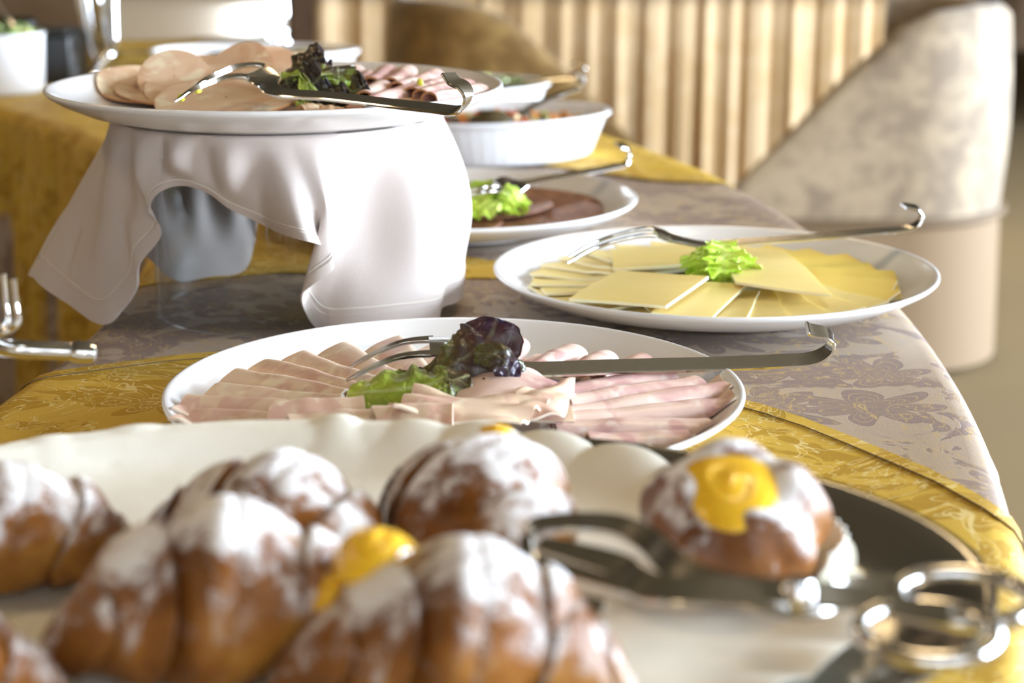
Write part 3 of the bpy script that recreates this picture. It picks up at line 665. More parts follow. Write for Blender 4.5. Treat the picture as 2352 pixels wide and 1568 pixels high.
leaf([aty(975, 872, .930), aty(1040, 836, .930), aty(1092, 805, .935), aty(1125, 775, .94), aty(1140, 731, .945)], .0175, (-.1, -.85, .55), MT['leaf_red'], g, 2, .0016, 2.4, -.16, tip=.74, base=.28)
leaf([aty(1090, 812, .930), aty(1138, 815, .926), aty(1165, 842, .922), aty(1168, 884, .920)], .0080, (.25, -.85, .5), MT['leaf_red'], g, 3, .0014, 2, -.22, tip=.5, base=.6)
leaf([aty(1172, 832, .930), aty(1188, 850, .928), aty(1187, 888, .926)], .0062, (.4, -.85, .3), MT['leaf_dark'], g, 4, .0008, 2, -.4, tip=.5, base=.5)
leaf([aty(1000, 905, .918), aty(1040, 908, .915), aty(1090, 903, .914)], .0075, (0, -.7, .7), MT['leaf_dark'], g, 5, .002, 3, -.2)
leaf([aty(1050, 880, .94), aty(1080, 868, .94), aty(1100, 872, .938)], .0075, (.1, -.8, .6), MT['leaf_dark'], g, 6, .002, 3, .3)
leaf([aty(890, 885, .93), aty(925, 868, .93), aty(965, 868, .93), aty(990, 852, .935)], .0085, (0, -.6, .8), MT['leaf_dark'], g, 7, .002, 3, -.3)
leaf([aty(905, 890, .925), aty(925, 872, .926), aty(940, 858, .928)], .0065, (0, -.8, .6), MT['leaf_mix'], g, 8, .001, 2, -.3)
leaf([aty(975, 900, .908), aty(1010, 893, .908), aty(1035, 880, .909)], .0070, (-.3, -.7, .6), MT['leaf_mix'], g, 9, .001, 2, -.6)
leaf([aty(1080, 878, .922), aty(1095, 884, .920), aty(1117, 876, .918)], .0028, (0, -.8, .6), MT['leaf_dark'], g, 10, .0005, 2, -.2)
g = thing('lettuce_garnish', 'dark red-brown lettuce sprig beside the fork on the raised plate', 'lettuce', tuple(rc + V(0, -.02, .035)))
Y = 1.235
for k, (q, wd, nm, mt, cu_) in enumerate((
        ([(655, 205), (680, 170), (715, 140), (745, 130)], .017, (-.1, -.75, .6), 'leaf_dark', -.5), ([(700, 165), (730, 150), (762, 150)], .011, (0, -.5, .8), 'leaf_red', -.4),
        ([(645, 175), (690, 172), (740, 170), (780, 165)], .0085, (0, -.7, .7), 'leaf_mix', -.3), ([(655, 180), (662, 195), (668, 208)], .011, (-.3, -.85, .3), 'leaf_dark', -.3),
        ([(770, 210), (778, 180), (775, 152)], .0125, (.2, -.9, .3), 'leaf_mix', .1), ([(705, 215), (722, 190), (745, 172)], .017, (0, -.9, .4), 'leaf_dark', -.5),
        ([(690, 220), (740, 214), (800, 214)], .0085, (0, -.8, .5), 'leaf_dark', -.3), ([(808, 222), (830, 200), (842, 192)], .011, (.2, -.85, .4), 'leaf_dark', -.5),
        ([(685, 200), (700, 195), (712, 186)], .009, (-.1, -.8, .4), 'leaf_mix', -.3), ([(680, 240), (700, 235), (715, 228)], .004, (0, -.8, .5), 'leaf_mix', -.2))):
    y_ = Y - .004 * k + (.012 if k < 2 else 0)
    leaf([aty(px, py, y_) for px, py in q], wd, nm, MT[mt], g, 30 + k, .0028, 3, cu_)
def frill(name, label, c_px, y0, w_px, h_px, k_n, parent_loc, seed, wid=.013):
    g = thing(name, label, 'lettuce', tuple(parent_loc)); r = random.Random(seed)
    for k in range(k_n):
        fx = (k + .5) / k_n - .5; bx = c_px[0] + fx * w_px * .55; tx = c_px[0] + fx * w_px * 1.0 + r.uniform(-6, 6)
        top = c_px[1] - h_px * (.5 - 1.3 * fx * fx + r.uniform(-.12, .05)); y_ = y0 + r.uniform(-.012, .014)
        leaf([aty(bx, c_px[1] + h_px * .48, y_), aty((bx + tx) / 2, c_px[1] + h_px * .05, y_ - .003), aty(tx, top, y_ + .004)], wid, (fx, -.9, .45), MT['leaf_green'], g, seed + k, .0042, 4, r.uniform(-.4, .3), 60, 31, .62, .35, .0007, .15, .8)
    return g
frill('lettuce_garnish', 'bright green frilly lettuce leaf in the middle of the cheese plate', (1655, 601), 1.245, 128, 92, 6, cc + V(0, -.02, .03), 60, .0125)
frill('lettuce_garnish', 'green frilly lettuce on the roast beef plate', (1135, 455), 1.50, 150, 78, 7, bc + V(0, -.05, .03), 80, .0135)
leaf([aty(1040, 495, 1.485), aty(1090, 475, 1.485), aty(1150, 465, 1.485)], .011, (0, -.6, .8), MT['leaf_green'], bpy.data.objects['lettuce_garnish.003'], 99, .003, 4, -.3)

# ------------------------------------------------------------------ serving forks
def fork(label, P, tine, side, wh=.0125, wn=.019, gap=.0062, tw=.0042, tn=.42, parent=None, hook_n=None):
    """P: points from the tine tips along the fork to the hook tip; tine = index of the point where the tines meet"""
    t = thing('serving_fork', label, 'fork', tuple(P[len(P) // 2]), 'two-tined serving forks'); side = unit(side)
    n = 160; S = catmull(P, n); u = np.linspace(0, len(P) - 1, n)
    b = u >= tine
    wprof = np.interp(u, [0, tine, tine + .6, tine + 1.3, len(P) - 1], [wn, wn, wn * .98, wh, wh])
    strip('handle', S[b], wprof[b], .0021, side, MT['steel'], t)
    a = u <= tine + .15; ua = u[a] / tine; off = (wn - tw) / 2
    for s_ in (-1, 1):
        sp = np.interp(ua, [0, .7, 1, 1.2], [off * .92, off, off, off])
        strip('tine', S[a] + side * (s_ * sp)[:, None], np.interp(ua, [0, .12, .8, 1, 1.2], [.0012, tw * .7, tw, tw * 1.25, tw * 1.7]), np.interp(ua, [0, .2, 1.2], [.0011, .0019, .0021]), side, MT['steel'], t)
    return t
h = [at(800, 858, .0395), at(860, 826, .0475), at(920, 803, .0530), at(985, 796, .0540), at(1050, 800, .0530), at(1120, 832, .0455), at(1205, 848, .0415), at(1420, 842, .0375), at(1640, 836, .0335), at(1800, 829, .0325),
     at(1862, 824, .0330)]
e = unit(h[-1] - h[-2]); hk = h[-1]
h += [hk + e * .0090 + V(0, 0, .0035), hk + e * .0125 + V(0, 0, .0095), hk + e * .0085 + V(0, 0, .0140), hk + e * .0 + V(0, 0, .0165), hk - e * .0030 + V(0, 0, .0182)]
fork('steel serving fork with hooked handle lying across the ham plate', h, 3, (.06, 1, .30), wh=.0130)
zz = rc[2]
h = [at(420, 220, zz + .034), at(470, 188, zz + .040), at(530, 166, zz + .043), at(585, 164, zz + .0425), at(610, 188, zz + .037), at(640, 212, zz + .0335), at(760, 222, zz + .0325), at(900, 238, zz + .0305), at(1000, 249, zz + .0300), at(1042, 254, zz + .0300)]
e = unit(h[-1] - h[-2]); hk = h[-1]
h += [hk + e * .0080 + V(0, 0, .0025), hk + e * .0120 + V(0, 0, .0090), hk + e * .0085 + V(0, 0, .0145), hk + e * .0005 + V(0, 0, .0175), hk - e * .0045 + V(0, 0, .0215)]
fork('steel serving fork with hooked handle lying on the raised sausage plate', h, 3, (.34, .94, .25), wh=.0125, wn=.026)
h = [at(1305, 597, .0400), at(1370, 562, .0470), at(1440, 540, .0520), at(1500, 533, .0535), at(1550, 548, .0480), at(1620, 562, .0420), at(1700, 556, .0420), at(1850, 546, .0430), at(2000, 533, .0450), at(2075, 526, .0460)]
e = unit(h[-1] - h[-2]); hk = h[-1]
h += [hk + e * .0100 + V(0, 0, .0025), hk + e * .0140 + V(0, 0, .0085), hk + e * .0105 + V(0, 0, .0140), hk + e * .0030 + V(0, 0, .0165), hk - e * .0010 + V(0, 0, .0170)]
fork('steel serving fork with hooked handle lying at the back of the cheese plate', h, 3, (.1, 1, .12), wh=.0115)
h = [at(1000, 470, .040), at(1060, 448, .047), at(1110, 436, .050), at(1150, 432, .049), at(1190, 424, .043), at(1250, 413, .042), at(1330, 398, .042), at(1410, 383, .043), at(1432, 376, .044)]
e = unit(h[-1] - h[-2]); hk = h[-1]
h += [hk + e * .0070 + V(0, 0, .0035), hk + e * .0085 + V(0, 0, .0095), hk + e * .0010 + V(0, 0, .0150), hk - e * .0090 + V(0, 0, .0180)]
fork('steel serving fork with hooked handle lying on the roast beef plate', h, 3, (.1, 1, .1), wh=.012)

# ------------------------------------------------------------------ pastry tray in the foreground
TC, TA, TB = V(-.072, .613, 0), .240, .168
t = thing('serving_tray', 'oval steel tray of pastries at the table front', 'tray', (TC[0], TC[1], .004))
k_ = TB / TA
prof = [(.001, .046), (.19, .046), (.205, .0465), (.216, .049), (.226, .056), (.236, .0605), (.2395, .0612), (.2405, .0605), (.2395, .0590), (.228, .0545), (.217, .0470), (.205, .0445), (.001, .0440)]
lathe('dish', prof, MT['traysteel'], t, 200, (TC[0], TC[1], 0), 1, k_, crease=1.0)
lathe('pedestal', [(.105, .0445), (.10, .035), (.10, .015), (.112, .0045), (.106, .0042), (.09, .015), (.09, .0445)], MT['traysteel'], t, 90, (TC[0], TC[1], 0), 1, k_, crease=.8)
# paper doily with a scalloped, upturned edge
DC = V(-.086, .620); DA, DB = .210, .1655
na = 560; a = np.linspace(0, 2 * PI, na, endpoint=False)
qs = np.concatenate([np.linspace(.01, .86, 16), np.linspace(.88, 1.0, 12)])
nz1 = Noise(71, 6, 18); nz2 = Noise(72, 6, 40)
G = np.zeros((na, len(qs), 3)); ns = 34
sw_ = np.abs(np.sin(a * ns / 2 + .5 * np.sin(a * 5))) ** .75 - .5
scal = 1 + (.030 + .008 * np.sin(a * 3 + 1)) * sw_
for j, q in enumerate(qs):
    e_ = q if q < .86 else .86 + (q - .86) * (1 + (scal - 1) * 1.8 * (q - .86) / .14)
    ex = DA * e_ * (1 + 0 * a); ey = DB * e_
    G[:, j, 0] = DC[0] + ex * np.cos(a); G[:, j, 1] = DC[1] + ey * np.sin(a)
    lift = smooth(.80, 1.0, np.asarray(e_)); back = smooth(-.2, .8, np.sin(a))
    G[:, j, 2] = .0478 + lift * (.0085 + .0050 * back + .0012 * np.sin(a * 7)) + lift * .0011 * nz1(G[:, j] * 3) + lift ** 2 * .0042 * sw_ + lift * .004 * np.exp(-((a - 1.53) / .07) ** 2)
dl = np.hypot((G[..., 0] - TC[0]) / TA, (G[..., 1] - TC[1]) / TB) * TA
G[..., 2] = np.maximum(G[..., 2], np.interp(dl, [0, .205, .216, .226, .236, .245], [.0472, .0478, .0502, .0572, .0618, .0628]))
tag(sheet('paper_doily', G, .0004, MT['paper'], None, cu=True, crease=1.4), 'white scalloped paper doily lining the pastry tray', 'doily')

def croissant(label, c, rot, L, R, bend, seed, custard=None, K=5, mat='croissant', squash=.92, tiltz=0., sym=1.0):
    t = thing('croissant', label, 'croissant', tuple(c), 'sugared croissants on the tray')
    L *= 1.10; R *= 1.13; n, m = 150, 56; s = np.linspace(-1, 1, n); r_ = np.random.default_rng(seed); nz = Noise(seed, 7, 120); nz2 = Noise(seed + 1, 7, 320)
    env = np.power(np.clip(1 - np.abs(s) ** 1.45, 0, 1), .88); a = np.linspace(0, 2 * PI, m, endpoint=False)
    G = np.zeros((n, m, 3)); half = L / 2
    for i, ss in enumerate(s):
        ang = ss * bend; ctr = V(math.sin(ang) / max(bend, 1e-3) * half, (math.cos(ang) - 1) / max(bend, 1e-3) * half, 0); dr = V(math.cos(ang), -math.sin(ang), 0); sd = V(math.sin(ang), math.cos(ang), 0)
        tw = ss * K / 2 * (1 + .12 * ss * ss) + .48 * np.cos(a + .5) + .10 * np.sin(2 * a + seed)
        fr = np.abs(tw) % 1.0                                       # rolled layers, stepped down from the middle outward
        step = .085 * (np.power(np.clip(np.sin(PI * np.clip(fr * .96 + .02, 0, 1)), 0, 1), .6) - .55) + .13 * (.5 - fr)
        rr = R * (.05 + .95 * env[i]) * (1 + step * 1.5 * (env[i] > .02))
        y = np.cos(a) * rr * 1.06; z = np.sin(a) * rr * squash
        z = np.where(z < -.62 * R, -.62 * R + (z + .62 * R) * .12, z)
        G[i] = ctr + sd * y[:, None] + dr * (.10 * rr * np.sin(a))[:, None] + V(0, 0, 1) * z[:, None]
        G[i] = np.where(np.isnan(G[i]), 0, G[i])
    C0 = G.mean(1, keepdims=True); dirs = G - C0; dirs /= np.maximum(1e-6, np.linalg.norm(dirs, axis=-1, keepdims=True))
    G = G + dirs * (nz(G) * .0008 + nz2(G) * .00025)[..., None]
    # ends sag onto the paper
    zmin = G[..., 2].min(1, keepdims=True); G[..., 2] -= (zmin - zmin.min()) * .85
    G[..., 2] -= G[..., 2].min()
    ca, sa = math.cos(rot), math.sin(rot)
    X = G[..., 0] * ca - G[..., 1] * sa; Yy = G[..., 0] * sa + G[..., 1] * ca
    P = np.stack([X, Yy, G[..., 2] + tiltz * X], -1)
    verts = P.reshape(-1, 3); f = grid_faces(n, m, False, True).tolist() + [tuple(range(m)), tuple((n - 1) * m + i for i in range(m))[::-1]]
    mesh('pastry', verts, f, MT[mat], t, crease=1.5)
    for q in (custard or []):
        dollop(t, q[0], q[1], q[2], seed)
    return t
def dollop(parent, off, r, h, seed):
    prof = [(.001, 1.), (.12, .98), (.25, .90), (.4, .82), (.52, .80), (.66, .66), (.80, .52), (.93, .28), (1.0, .05), (.9, -.25), (.2, -.3)]
    prof = np.array([(q[0] * r, q[1] * h) for q in prof]); prof = catmull(prof, 44)
    def fn(R, Z, T):
        sw = np.sin(2 * T + R / r * 6.5 + seed)
        return R * (1 + .10 * np.sin(T * 2 + seed) + .05 * np.sin(3 * T)), Z + h * .055 * sw * np.sin(np.clip(R / r, 0, 1) * PI)
    o = lathe('custard', prof, MT['custard'], None, 56, (0, 0, 0), fn=fn, crease=2.0); o.parent = parent; o.location = off
    return o
DZ = .0490
croissant('sugared croissant cut by the left picture edge', (-.186, .630, DZ), .10, .105, .0235, .45, 1)
croissant('sugared croissant in the back row, lying aslant behind the left front one', (-.086, .628, DZ), -.52, .112, .0260, .40, 2)
croissant('sugared croissant in the back row middle, next to the tongs', (-.012, .640, DZ), -1.02, .112, .0275, .35, 3, custard=[((.006, .018, .0475), .0060, .0030)])
croissant('large sugared croissant at the front left, beside the custard', (-.095, .557, DZ), .03, .112, .0290, .50, 4)
croissant('sugared croissant at the front middle with custard bursting out behind', (-.017, .528, DZ), -.12, .108, .0285, .42, 5, custard=[((-.0260, .0150, .0400), .0150, .011), ((-.0360, .0120, .0280), .0110, .010)])
croissant('croissant end showing at the bottom left picture corner', (-.180, .512, DZ), .5, .085, .0215, .4, 6)
# round bun with a custard centre
t = thing('custard_bun', 'round sugared bun with a yellow custard centre, right of the croissants', 'bun', (.080, .632, DZ), )
nzb = Noise(90, 7, 90)
prof = catmull([(.001, .0005), (.018, .0), (.0245, .004), (.0300, .014), (.0305, .024), (.0265, .034), (.020, .0405), (.013, .0405), (.009, .0375), (.001, .037)], 60)
def fnb(R, Z, T):
    k = .045 * np.sin(5 * T + .6) + .03 * np.sin(9 * T + Z * 90); return R * (1 + k * smooth(.0, .02, R)), Z * (1 + .05 * np.sin(4 * T + 1) * smooth(.008, .02, R))
o = lathe('pastry', prof * V(1.08, .94), MT['bun'], t, 90, (.080, .632, DZ), fn=fnb, crease=2); o.rotation_euler = (.38, 0, 0); o.location.z += .0060
o = dollop(t, (0, 0, 0), .0190, .0055, 11); o.rotation_euler = (.36, 0, 0); o.location = (-.0030, -.0165, .0388)
# little paper cup showing at the right of the bun
prof = [(.026, 0), (.034, .012), (.0375, .020), (.0368, .020), (.0255, .0008), (.001, .0008)]
tag(lathe('paper_cup', prof, MT['paper'], None, 120, (.0835, .6315, .0475), fn=lambda R, Z, T: (R * (1 + .025 * np.sin(T * 30) * smooth(.02, .034, R)) * (1 - .12 * smooth(.5, -.5, np.cos(T)) * smooth(.026, .034, R)), Z * (.02 + .98 * smooth(.55, .9, np.cos(T + .15)))), crease=2),
    'crimped white paper case half hidden under the custard bun', 'paper case')
# scissor tongs
t = thing('pastry_tongs', 'steel scissor tongs with finger loops lying over the tray rim', 'tongs', tuple(at(1830, 1362, .085)))
zt = .086
def Q(px, py, z): return at(px, py, z)
up = (0, -.3, 1)
pv = Q(1835, 1362, zt)
P1 = catmull([Q(1215, 1228, .088), Q(1240, 1207, .090), Q(1330, 1200, .092), Q(1420, 1208, .092), Q(1490, 1240, .091), Q(1550, 1300, .089), Q(1640, 1345, .087), Q(1740, 1358, zt), pv, Q(1950, 1372, .083), Q(2080, 1400, .080), Q(2180, 1418, .079)], 90)
strip('arm', P1, np.interp(np.linspace(0, 1, 90), [0, .3, .45, 1], [.006, .008, .010, .008]), .003, (.2, .75, .6), MT['steel'], t)
P2 = catmull([Q(1212, 1232, .087), Q(1216, 1290, .082), Q(1240, 1330, .080), Q(1320, 1380, .078), Q(1390, 1398, .078)], 50)
strip('jaw', P2, .0055, .003, (.3, .7, .6), MT['steel'], t)
P3 = catmull([Q(1240, 1250, .085), Q(1320, 1270, .085), Q(1420, 1300, .085), Q(1480, 1345, .085), Q(1560, 1358, .086), Q(1680, 1362, .086), pv - V(0, 0, .004), Q(1960, 1352, .079), Q(2060, 1342, .079)], 70)
strip('arm', P3, np.interp(np.linspace(0, 1, 70), [0, .4, 1], [.006, .011, .008]), .0028, (.2, .8, .5), MT['steel'], t)
P4 = catmull([Q(1235, 1290, .082), Q(1320, 1315, .082), Q(1420, 1345, .082), Q(1490, 1365, .083)], 30)
strip('jaw', P4, .005, .0028, (.2, .8, .5), MT['steel'], t)
lathe('pivot', [(.001, .004), (.004, .0035), (.005, .001), (.005, -.006), (.001, -.006)], MT['chrome'], t, 24, pv + V(0, 0, .001))
for cx, cy, rx, rz in ((2215, 1372, .021, .0062), (2130, 1452, .020, .0075)):
    c = Q(cx, cy, .078); aa = np.linspace(0, 2 * PI, 64, endpoint=False)
    L_ = np.stack([c[0] + rx * np.cos(aa), c[1] + .016 * np.sin(aa), c[2] + .002 * np.sin(aa)], -1)
    tube('finger_loop', L_, .0030, MT['steel'], t, 10, closed=True)

# ------------------------------------------------------------------ utensils standing out of a pot at the left edge
t = thing('utensil_pot', 'small white pot holding serving utensils just left of the view', 'pot', (-.287, .872, .004))
lathe('body', [(.001, 0.001), (.027, .001), (.031, .006), (.034, .080), (.035, .084), (.033, .084), (.029, .008), (.001, .005)], MT['china2'], t, 60, (-.287, .872, .004), crease=.9)
t = thing('ladle', 'steel ladle with a tube handle and bright end knob at the left edge', 'ladle', tuple(at(150, 808, .09)))
a0, a1 = at(172, 808, .0900), at(-10, 796, .0935); dd = unit(a0 - a1)
tube('handle', catmull([V(-.292, .880, .016), V(-.262, .845, .0875), a1, a0], 40), .0041, MT['steel'], t, 16)
tube('knob', [a0 - dd * .002, a0, a0 + dd * .002, a0 + dd * .006, a0 + dd * .009, a0 + dd * .0095], [.0042, .0050, .0052, .0050, .0042, .001], MT['chrome'], t, 20)
t = thing('wire_tongs', 'bent wire tongs with two upright ends at the left edge', 'tongs', tuple(at(30, 700, .1)))
for k, (x, y0_) in enumerate(((10, 628), (33, 640))):
    p_ = [aty(x - 6, y0_, .800 - .02 * k), aty(x, 690, .800 - .02 * k), aty(x + 6, 735, .800 - .02 * k), aty(x - 6, 752, .802 - .02 * k), aty(x - 50, 766, .81 - .02 * k), V(-.262 + .004 * k, .850 + .006 * k, .0900), V(-.288 + .006 * k, .888, .014)]
    tube('wire', catmull(p_, 60), .0019, MT['chrome'], t, 10)

# ------------------------------------------------------------------ dishes farther along the table
def oval_dish(label, c, a_, b_, h, rot, ribs=True):
    t = thing('baking_dish', label, 'dish', tuple(c), 'white baking dishes')
    prof = [(.001, .0005), (.80, .0005), (.84, .004), (.94, h * .75), (.965, h * .88), (1.0, h * .93), (1.0, h), (.955, h * 1.0), (.93, h * .86), (.83, .009), (.80, .006), (.001, .006)]
    prof = np.array([(p[0] * a_, p[1]) for p in prof])
    fn = (lambda R, Z, T: (R * (1 + .0022 * np.sin(T * 60) * (Z > .002) * (Z < h * .85)), Z)) if ribs else None
    lathe('body', prof, MT['china2'], t, 240, c, 1, b_ / a_, rot, fn=fn, crease=.8); return t
def salad(name, label, c, a_, b_, rot, z, cols, n, seed, size=.006):
    r = np.random.default_rng(seed); Vv, Ff, mi = [], [], []
    for k in range(n):
        q = math.sqrt(r.uniform(0, 1)) * .86; an = r.uniform(0, 6.283); x, y = q * a_ * math.cos(an), q * b_ * math.sin(an)
        p = V(c[0] + x * math.cos(rot) - y * math.sin(rot), c[1] + x * math.sin(rot) + y * math.cos(rot), c[2] + z + .010 * (1 - q * q) + r.uniform(-.003, .004))
        s_ = size * r.uniform(.6, 1.3, 3); R_ = np.linalg.qr(r.normal(0, 1, (3, 3)))[0]
        cube = np.array([(x_, y_, z_) for x_ in (-1, 1) for y_ in (-1, 1) for z_ in (-1, 1)]) * s_ * r.uniform(.8, 1.1, (8, 1)); b0 = len(Vv)
        Vv += list(p + cube @ R_.T); Ff += [tuple(b0 + i for i in f_) for f_ in [(0, 1, 3, 2), (4, 6, 7, 5), (0, 4, 5, 1), (2, 3, 7, 6), (0, 2, 6, 4), (1, 5, 7, 3)]]; mi += [int(r.integers(len(cols)))] * 6
    o = mesh(name, Vv, Ff, cols, None, midx=mi, crease=.5); return tag(o, label, 'salad', None, 'stuff')
veg = [M('diced_tomato', (.62, .13, .035), .35), M('diced_carrot', (.66, .26, .04), .4), M('diced_courgette', (.35, .38, .08), .4), M('diced_aubergine', (.05, .035, .02), .4), M('diced_potato', (.66, .55, .28), .5), M('diced_onion', (.55, .42, .2), .5)]
c1 = V(-.020, 1.968, .0034)
oval_dish('white ribbed oval dish of mixed diced vegetables behind the roast beef', c1, .132, .098, .048, .42)
salad('vegetable_salad', 'orange, red and green diced vegetables in the oval dish behind the beef', c1, .118, .086, .42, .026, veg, 330, 5, .0055)
t = thing('mushroom_cap', 'dark grilled mushroom lying on the diced vegetables', 'mushroom', tuple(aty(1130, 290, 1.93)))
lathe('cap', [(.001, .018), (.012, .016), (.022, .009), (.026, .0), (.02, -.004), (.001, -.003)], M('grilled_mushroom', (.06, .042, .016), .45), t, 40, t.location, 1, .8, .2)
lathe('stalk', [(.006, -.003), (.006, -.012), (.001, -.013)], veg[4], t, 16, t.location)
c2 = V(-.075, 2.245, .0034)
oval_dish('white oval dish with green salad behind the vegetable dish', c2, .125, .095, .048, .35)
green = [M('salad_green', (.12, .20, .03), .4), M('salad_pale', (.45, .5, .2), .4), M('olive_dark', (.03, .04, .015), .35)]
salad('green_salad', 'dark green salad pieces in the farther oval dish', c2, .11, .082, .35, .036, green, 220, 8)
def spoon(label, bowl, end, mat='steel', hook=True, name='serving_spoon', cat='spoon'):
    t = thing(name, label, cat, tuple((bowl + end) / 2)); e = unit(end - bowl)
    pts = [bowl, bowl + (end - bowl) * .25 + V(0, 0, .004), bowl + (end - bowl) * .6 + V(0, 0, .004), end]
    if hook: pts += [end + e * .008 + V(0, 0, .004), end + e * .009 + V(0, 0, .011), end + e * .001 + V(0, 0, .017), end - e * .008 + V(0, 0, .017)]
    strip('handle', catmull(pts, 80), .010, .002, (-e[1], e[0], .1), MT[mat], t)
    lathe('bowl', [(.001, -.006), (.012, -.004), (.02, .001), (.021, .002), (.02, .0025), (.012, -.0025), (.001, -.0045)], MT[mat], t, 36, bowl - e * .022 + V(0, 0, .004), 1.3, .9, math.atan2(e[1], e[0])); return t
spoon('steel serving spoon standing in the diced vegetables, handle up to the right', aty(1180, 275, 1.96), aty(1322, 205, 2.02))
spoon('steel serving spoon lying across the farther green salad dish', aty(1125, 212, 2.20), aty(1325, 178, 2.22))
c3 = V(-.345, 2.490, .0034)
oval_dish('cream white oval dish of salad behind the raised sausage plate', c3, .140, .096, .066, .05, False)
salad('pasta_salad', 'pale salad with orange and green bits in the dish behind the raised plate', c3, .122, .080, .05, .040, [veg[4], veg[4], veg[0], green[1], M('sour_cream', (.8, .78, .66), .5), M('sour_cream_b', (.78, .72, .55), .5)], 260, 11, .007)
spoon('steel spoon resting in the oval dish behind the raised plate', aty(560, 128, 2.49), aty(775, 112, 2.52), hook=False)
c4 = V(-.705, 2.560, .0034)
t = thing('food_pot', 'tall round white pot of green salad at the far left', 'pot', tuple(c4))
lathe('body', [(.001, .001), (.052, .001), (.056, .006), (.060, .078), (.0615, .083), (.059, .083), (.053, .009), (.001, .006)], MT['china2'], t, 72, c4, crease=.9)
salad('green_salad', 'green salad heaped in the tall white pot at far left', c4, .056, .056, 0, .076, green, 90, 12)
spoon('bright serving spoon standing in the far left white pot', aty(30, 60, 2.55), aty(-40, -40, 2.56))

# ------------------------------------------------------------------ chafing dishes
def chafing(label, c, wd, dp, z0, z1, rot, roll=True):
    t = thing('chafing_dish', label, 'chafing dish', tuple(c), 'chrome chafing dishes'); ca, sa = math.cos(rot), math.sin(rot)
    def L(x, y, z): return V(c[0] + x * ca - y * sa, c[1] + x * sa + y * ca, c[2] + z)
    # rolled lid: part cylinder along x, closed by end caps
    n, m = 56, 9; r = dp / 2; zc = z0 + .085
    hp_ = [(-.55, z0), (-.93, z0 + .002), (-1.0, z0 + .012), (-.985, z0 + .036), (-.945, z0 + .066), (-.87, z0 + .10), (-.74, z0 + .14), (-.46, z0 + .18)]
    prof = catmull(hp_ + [(0, z0 + .195)] + [(-x, z) for x, z in hp_[::-1]], n)
    xs = np.linspace(-wd / 2, wd / 2, m); G = np.stack([np.stack([L(x, r * q[0], q[1]) for x in xs]) for q in prof])
    lid = sheet('roll_lid', G, .002, MT['chrome'], t, crease=.8)
    for s_ in (-1, 1):
        ring = [L(s_ * wd / 2, r * q[0], q[1]) for q in prof]; ctr = L(s_ * wd / 2 * 1.03, 0, zc)
        mesh('end_cap', local(np.array(ring + [ctr]), t), [(i, i + 1, n) for i in range(n - 1)] + [(n - 1, 0, n)], MT['chrome'], t)
        tube('rim', np.array(ring), .004, MT['chrome'], t, 8)
    tube('lid_handle', catmull([L(-.05, -r * .95, zc + r * .45), L(-.05, -r * 1.2, zc + r * .55), L(.05, -r * 1.2, zc + r * .55), L(.05, -r * .95, zc + r * .45)], 40), .005, MT['chrome'], t)
    lo, hi = z0 - .002, z0 + .02
    q = [L(x, y, z) for x in (-wd / 2, wd / 2) for y in (-r * .9, r * .9) for z in (lo, hi)]
    mesh('water_pan', local(q, t), [(0, 1, 3, 2), (4, 6, 7, 5), (0, 4, 5, 1), (2, 3, 7, 6), (0, 2, 6, 4), (1, 5, 7, 3)], MT['chrome'], t, smooth_=False)
    for sx in (-1, 1):
        for sy in (-1, 1):
            x, y = sx * (wd / 2 + .012), sy * r * .86
            tube('leg', catmull([L(x, y, z0 + .10), L(x + sx * .004, y, z0 + .04), L(x, y, z0), L(x + sx * .012, y + sy * .008, .02), L(x + sx * .024, y + sy * .014, .004)], 30), np.interp(np.linspace(0, 1, 30), [0, .45, .55, .9, 1], [.005, .007, .011, .008, .010]), MT['chrome'], t, 12)
            o = lathe('ball_joint', [(.001, .009), (.006, .0065), (.009, 0), (.006, -.0065), (.001, -.009)], MT['chrome'], t, 16, L(x, y, z0 + .012))
        tube('rail', [L(sx * (wd / 2 + .012), -r * .86, z0 + .01), L(sx * (wd / 2 + .012), r * .86, z0 + .01)], .004, MT['chrome'], t, 8)
    tube('rail', [L(-wd / 2 - .012, -r * .86, z0 + .004), L(wd / 2 + .012, -r * .86, z0 + .004)], .004, MT['chrome'], t, 8)
    b = lathe('burner', [(.001, .002), (.034, .002), (.036, .005), (.036, max(.02, z0 * .55)), (.03, max(.022, z0 * .6)), (.001, max(.022, z0 * .6))], MT['black'], t, 36, L(0, 0, 0), crease=.7)
    return t
chafing('chrome roll-top chafing dish with a bright barrel lid behind the raised plate', V(-.480, 2.850, .0034), .222, .205, .040, .3, .06)
chafing('chrome chafing dish frame with a black burner at the far left', V(-.800, 3.000, .0034), .215, .20, .115, .3, .10)
t = thing('burner_box', 'black warming box under the left chafing dish frame', 'burner', tuple(V(-.640, 2.70, .0034)))
box('body', (-.716, 2.66, .0036), (-.634, 2.78, .072), MT['black'], t, .004); box('lid', (-.711, 2.665, .0722), (-.639, 2.775, .078), MT['black'], t, .002)

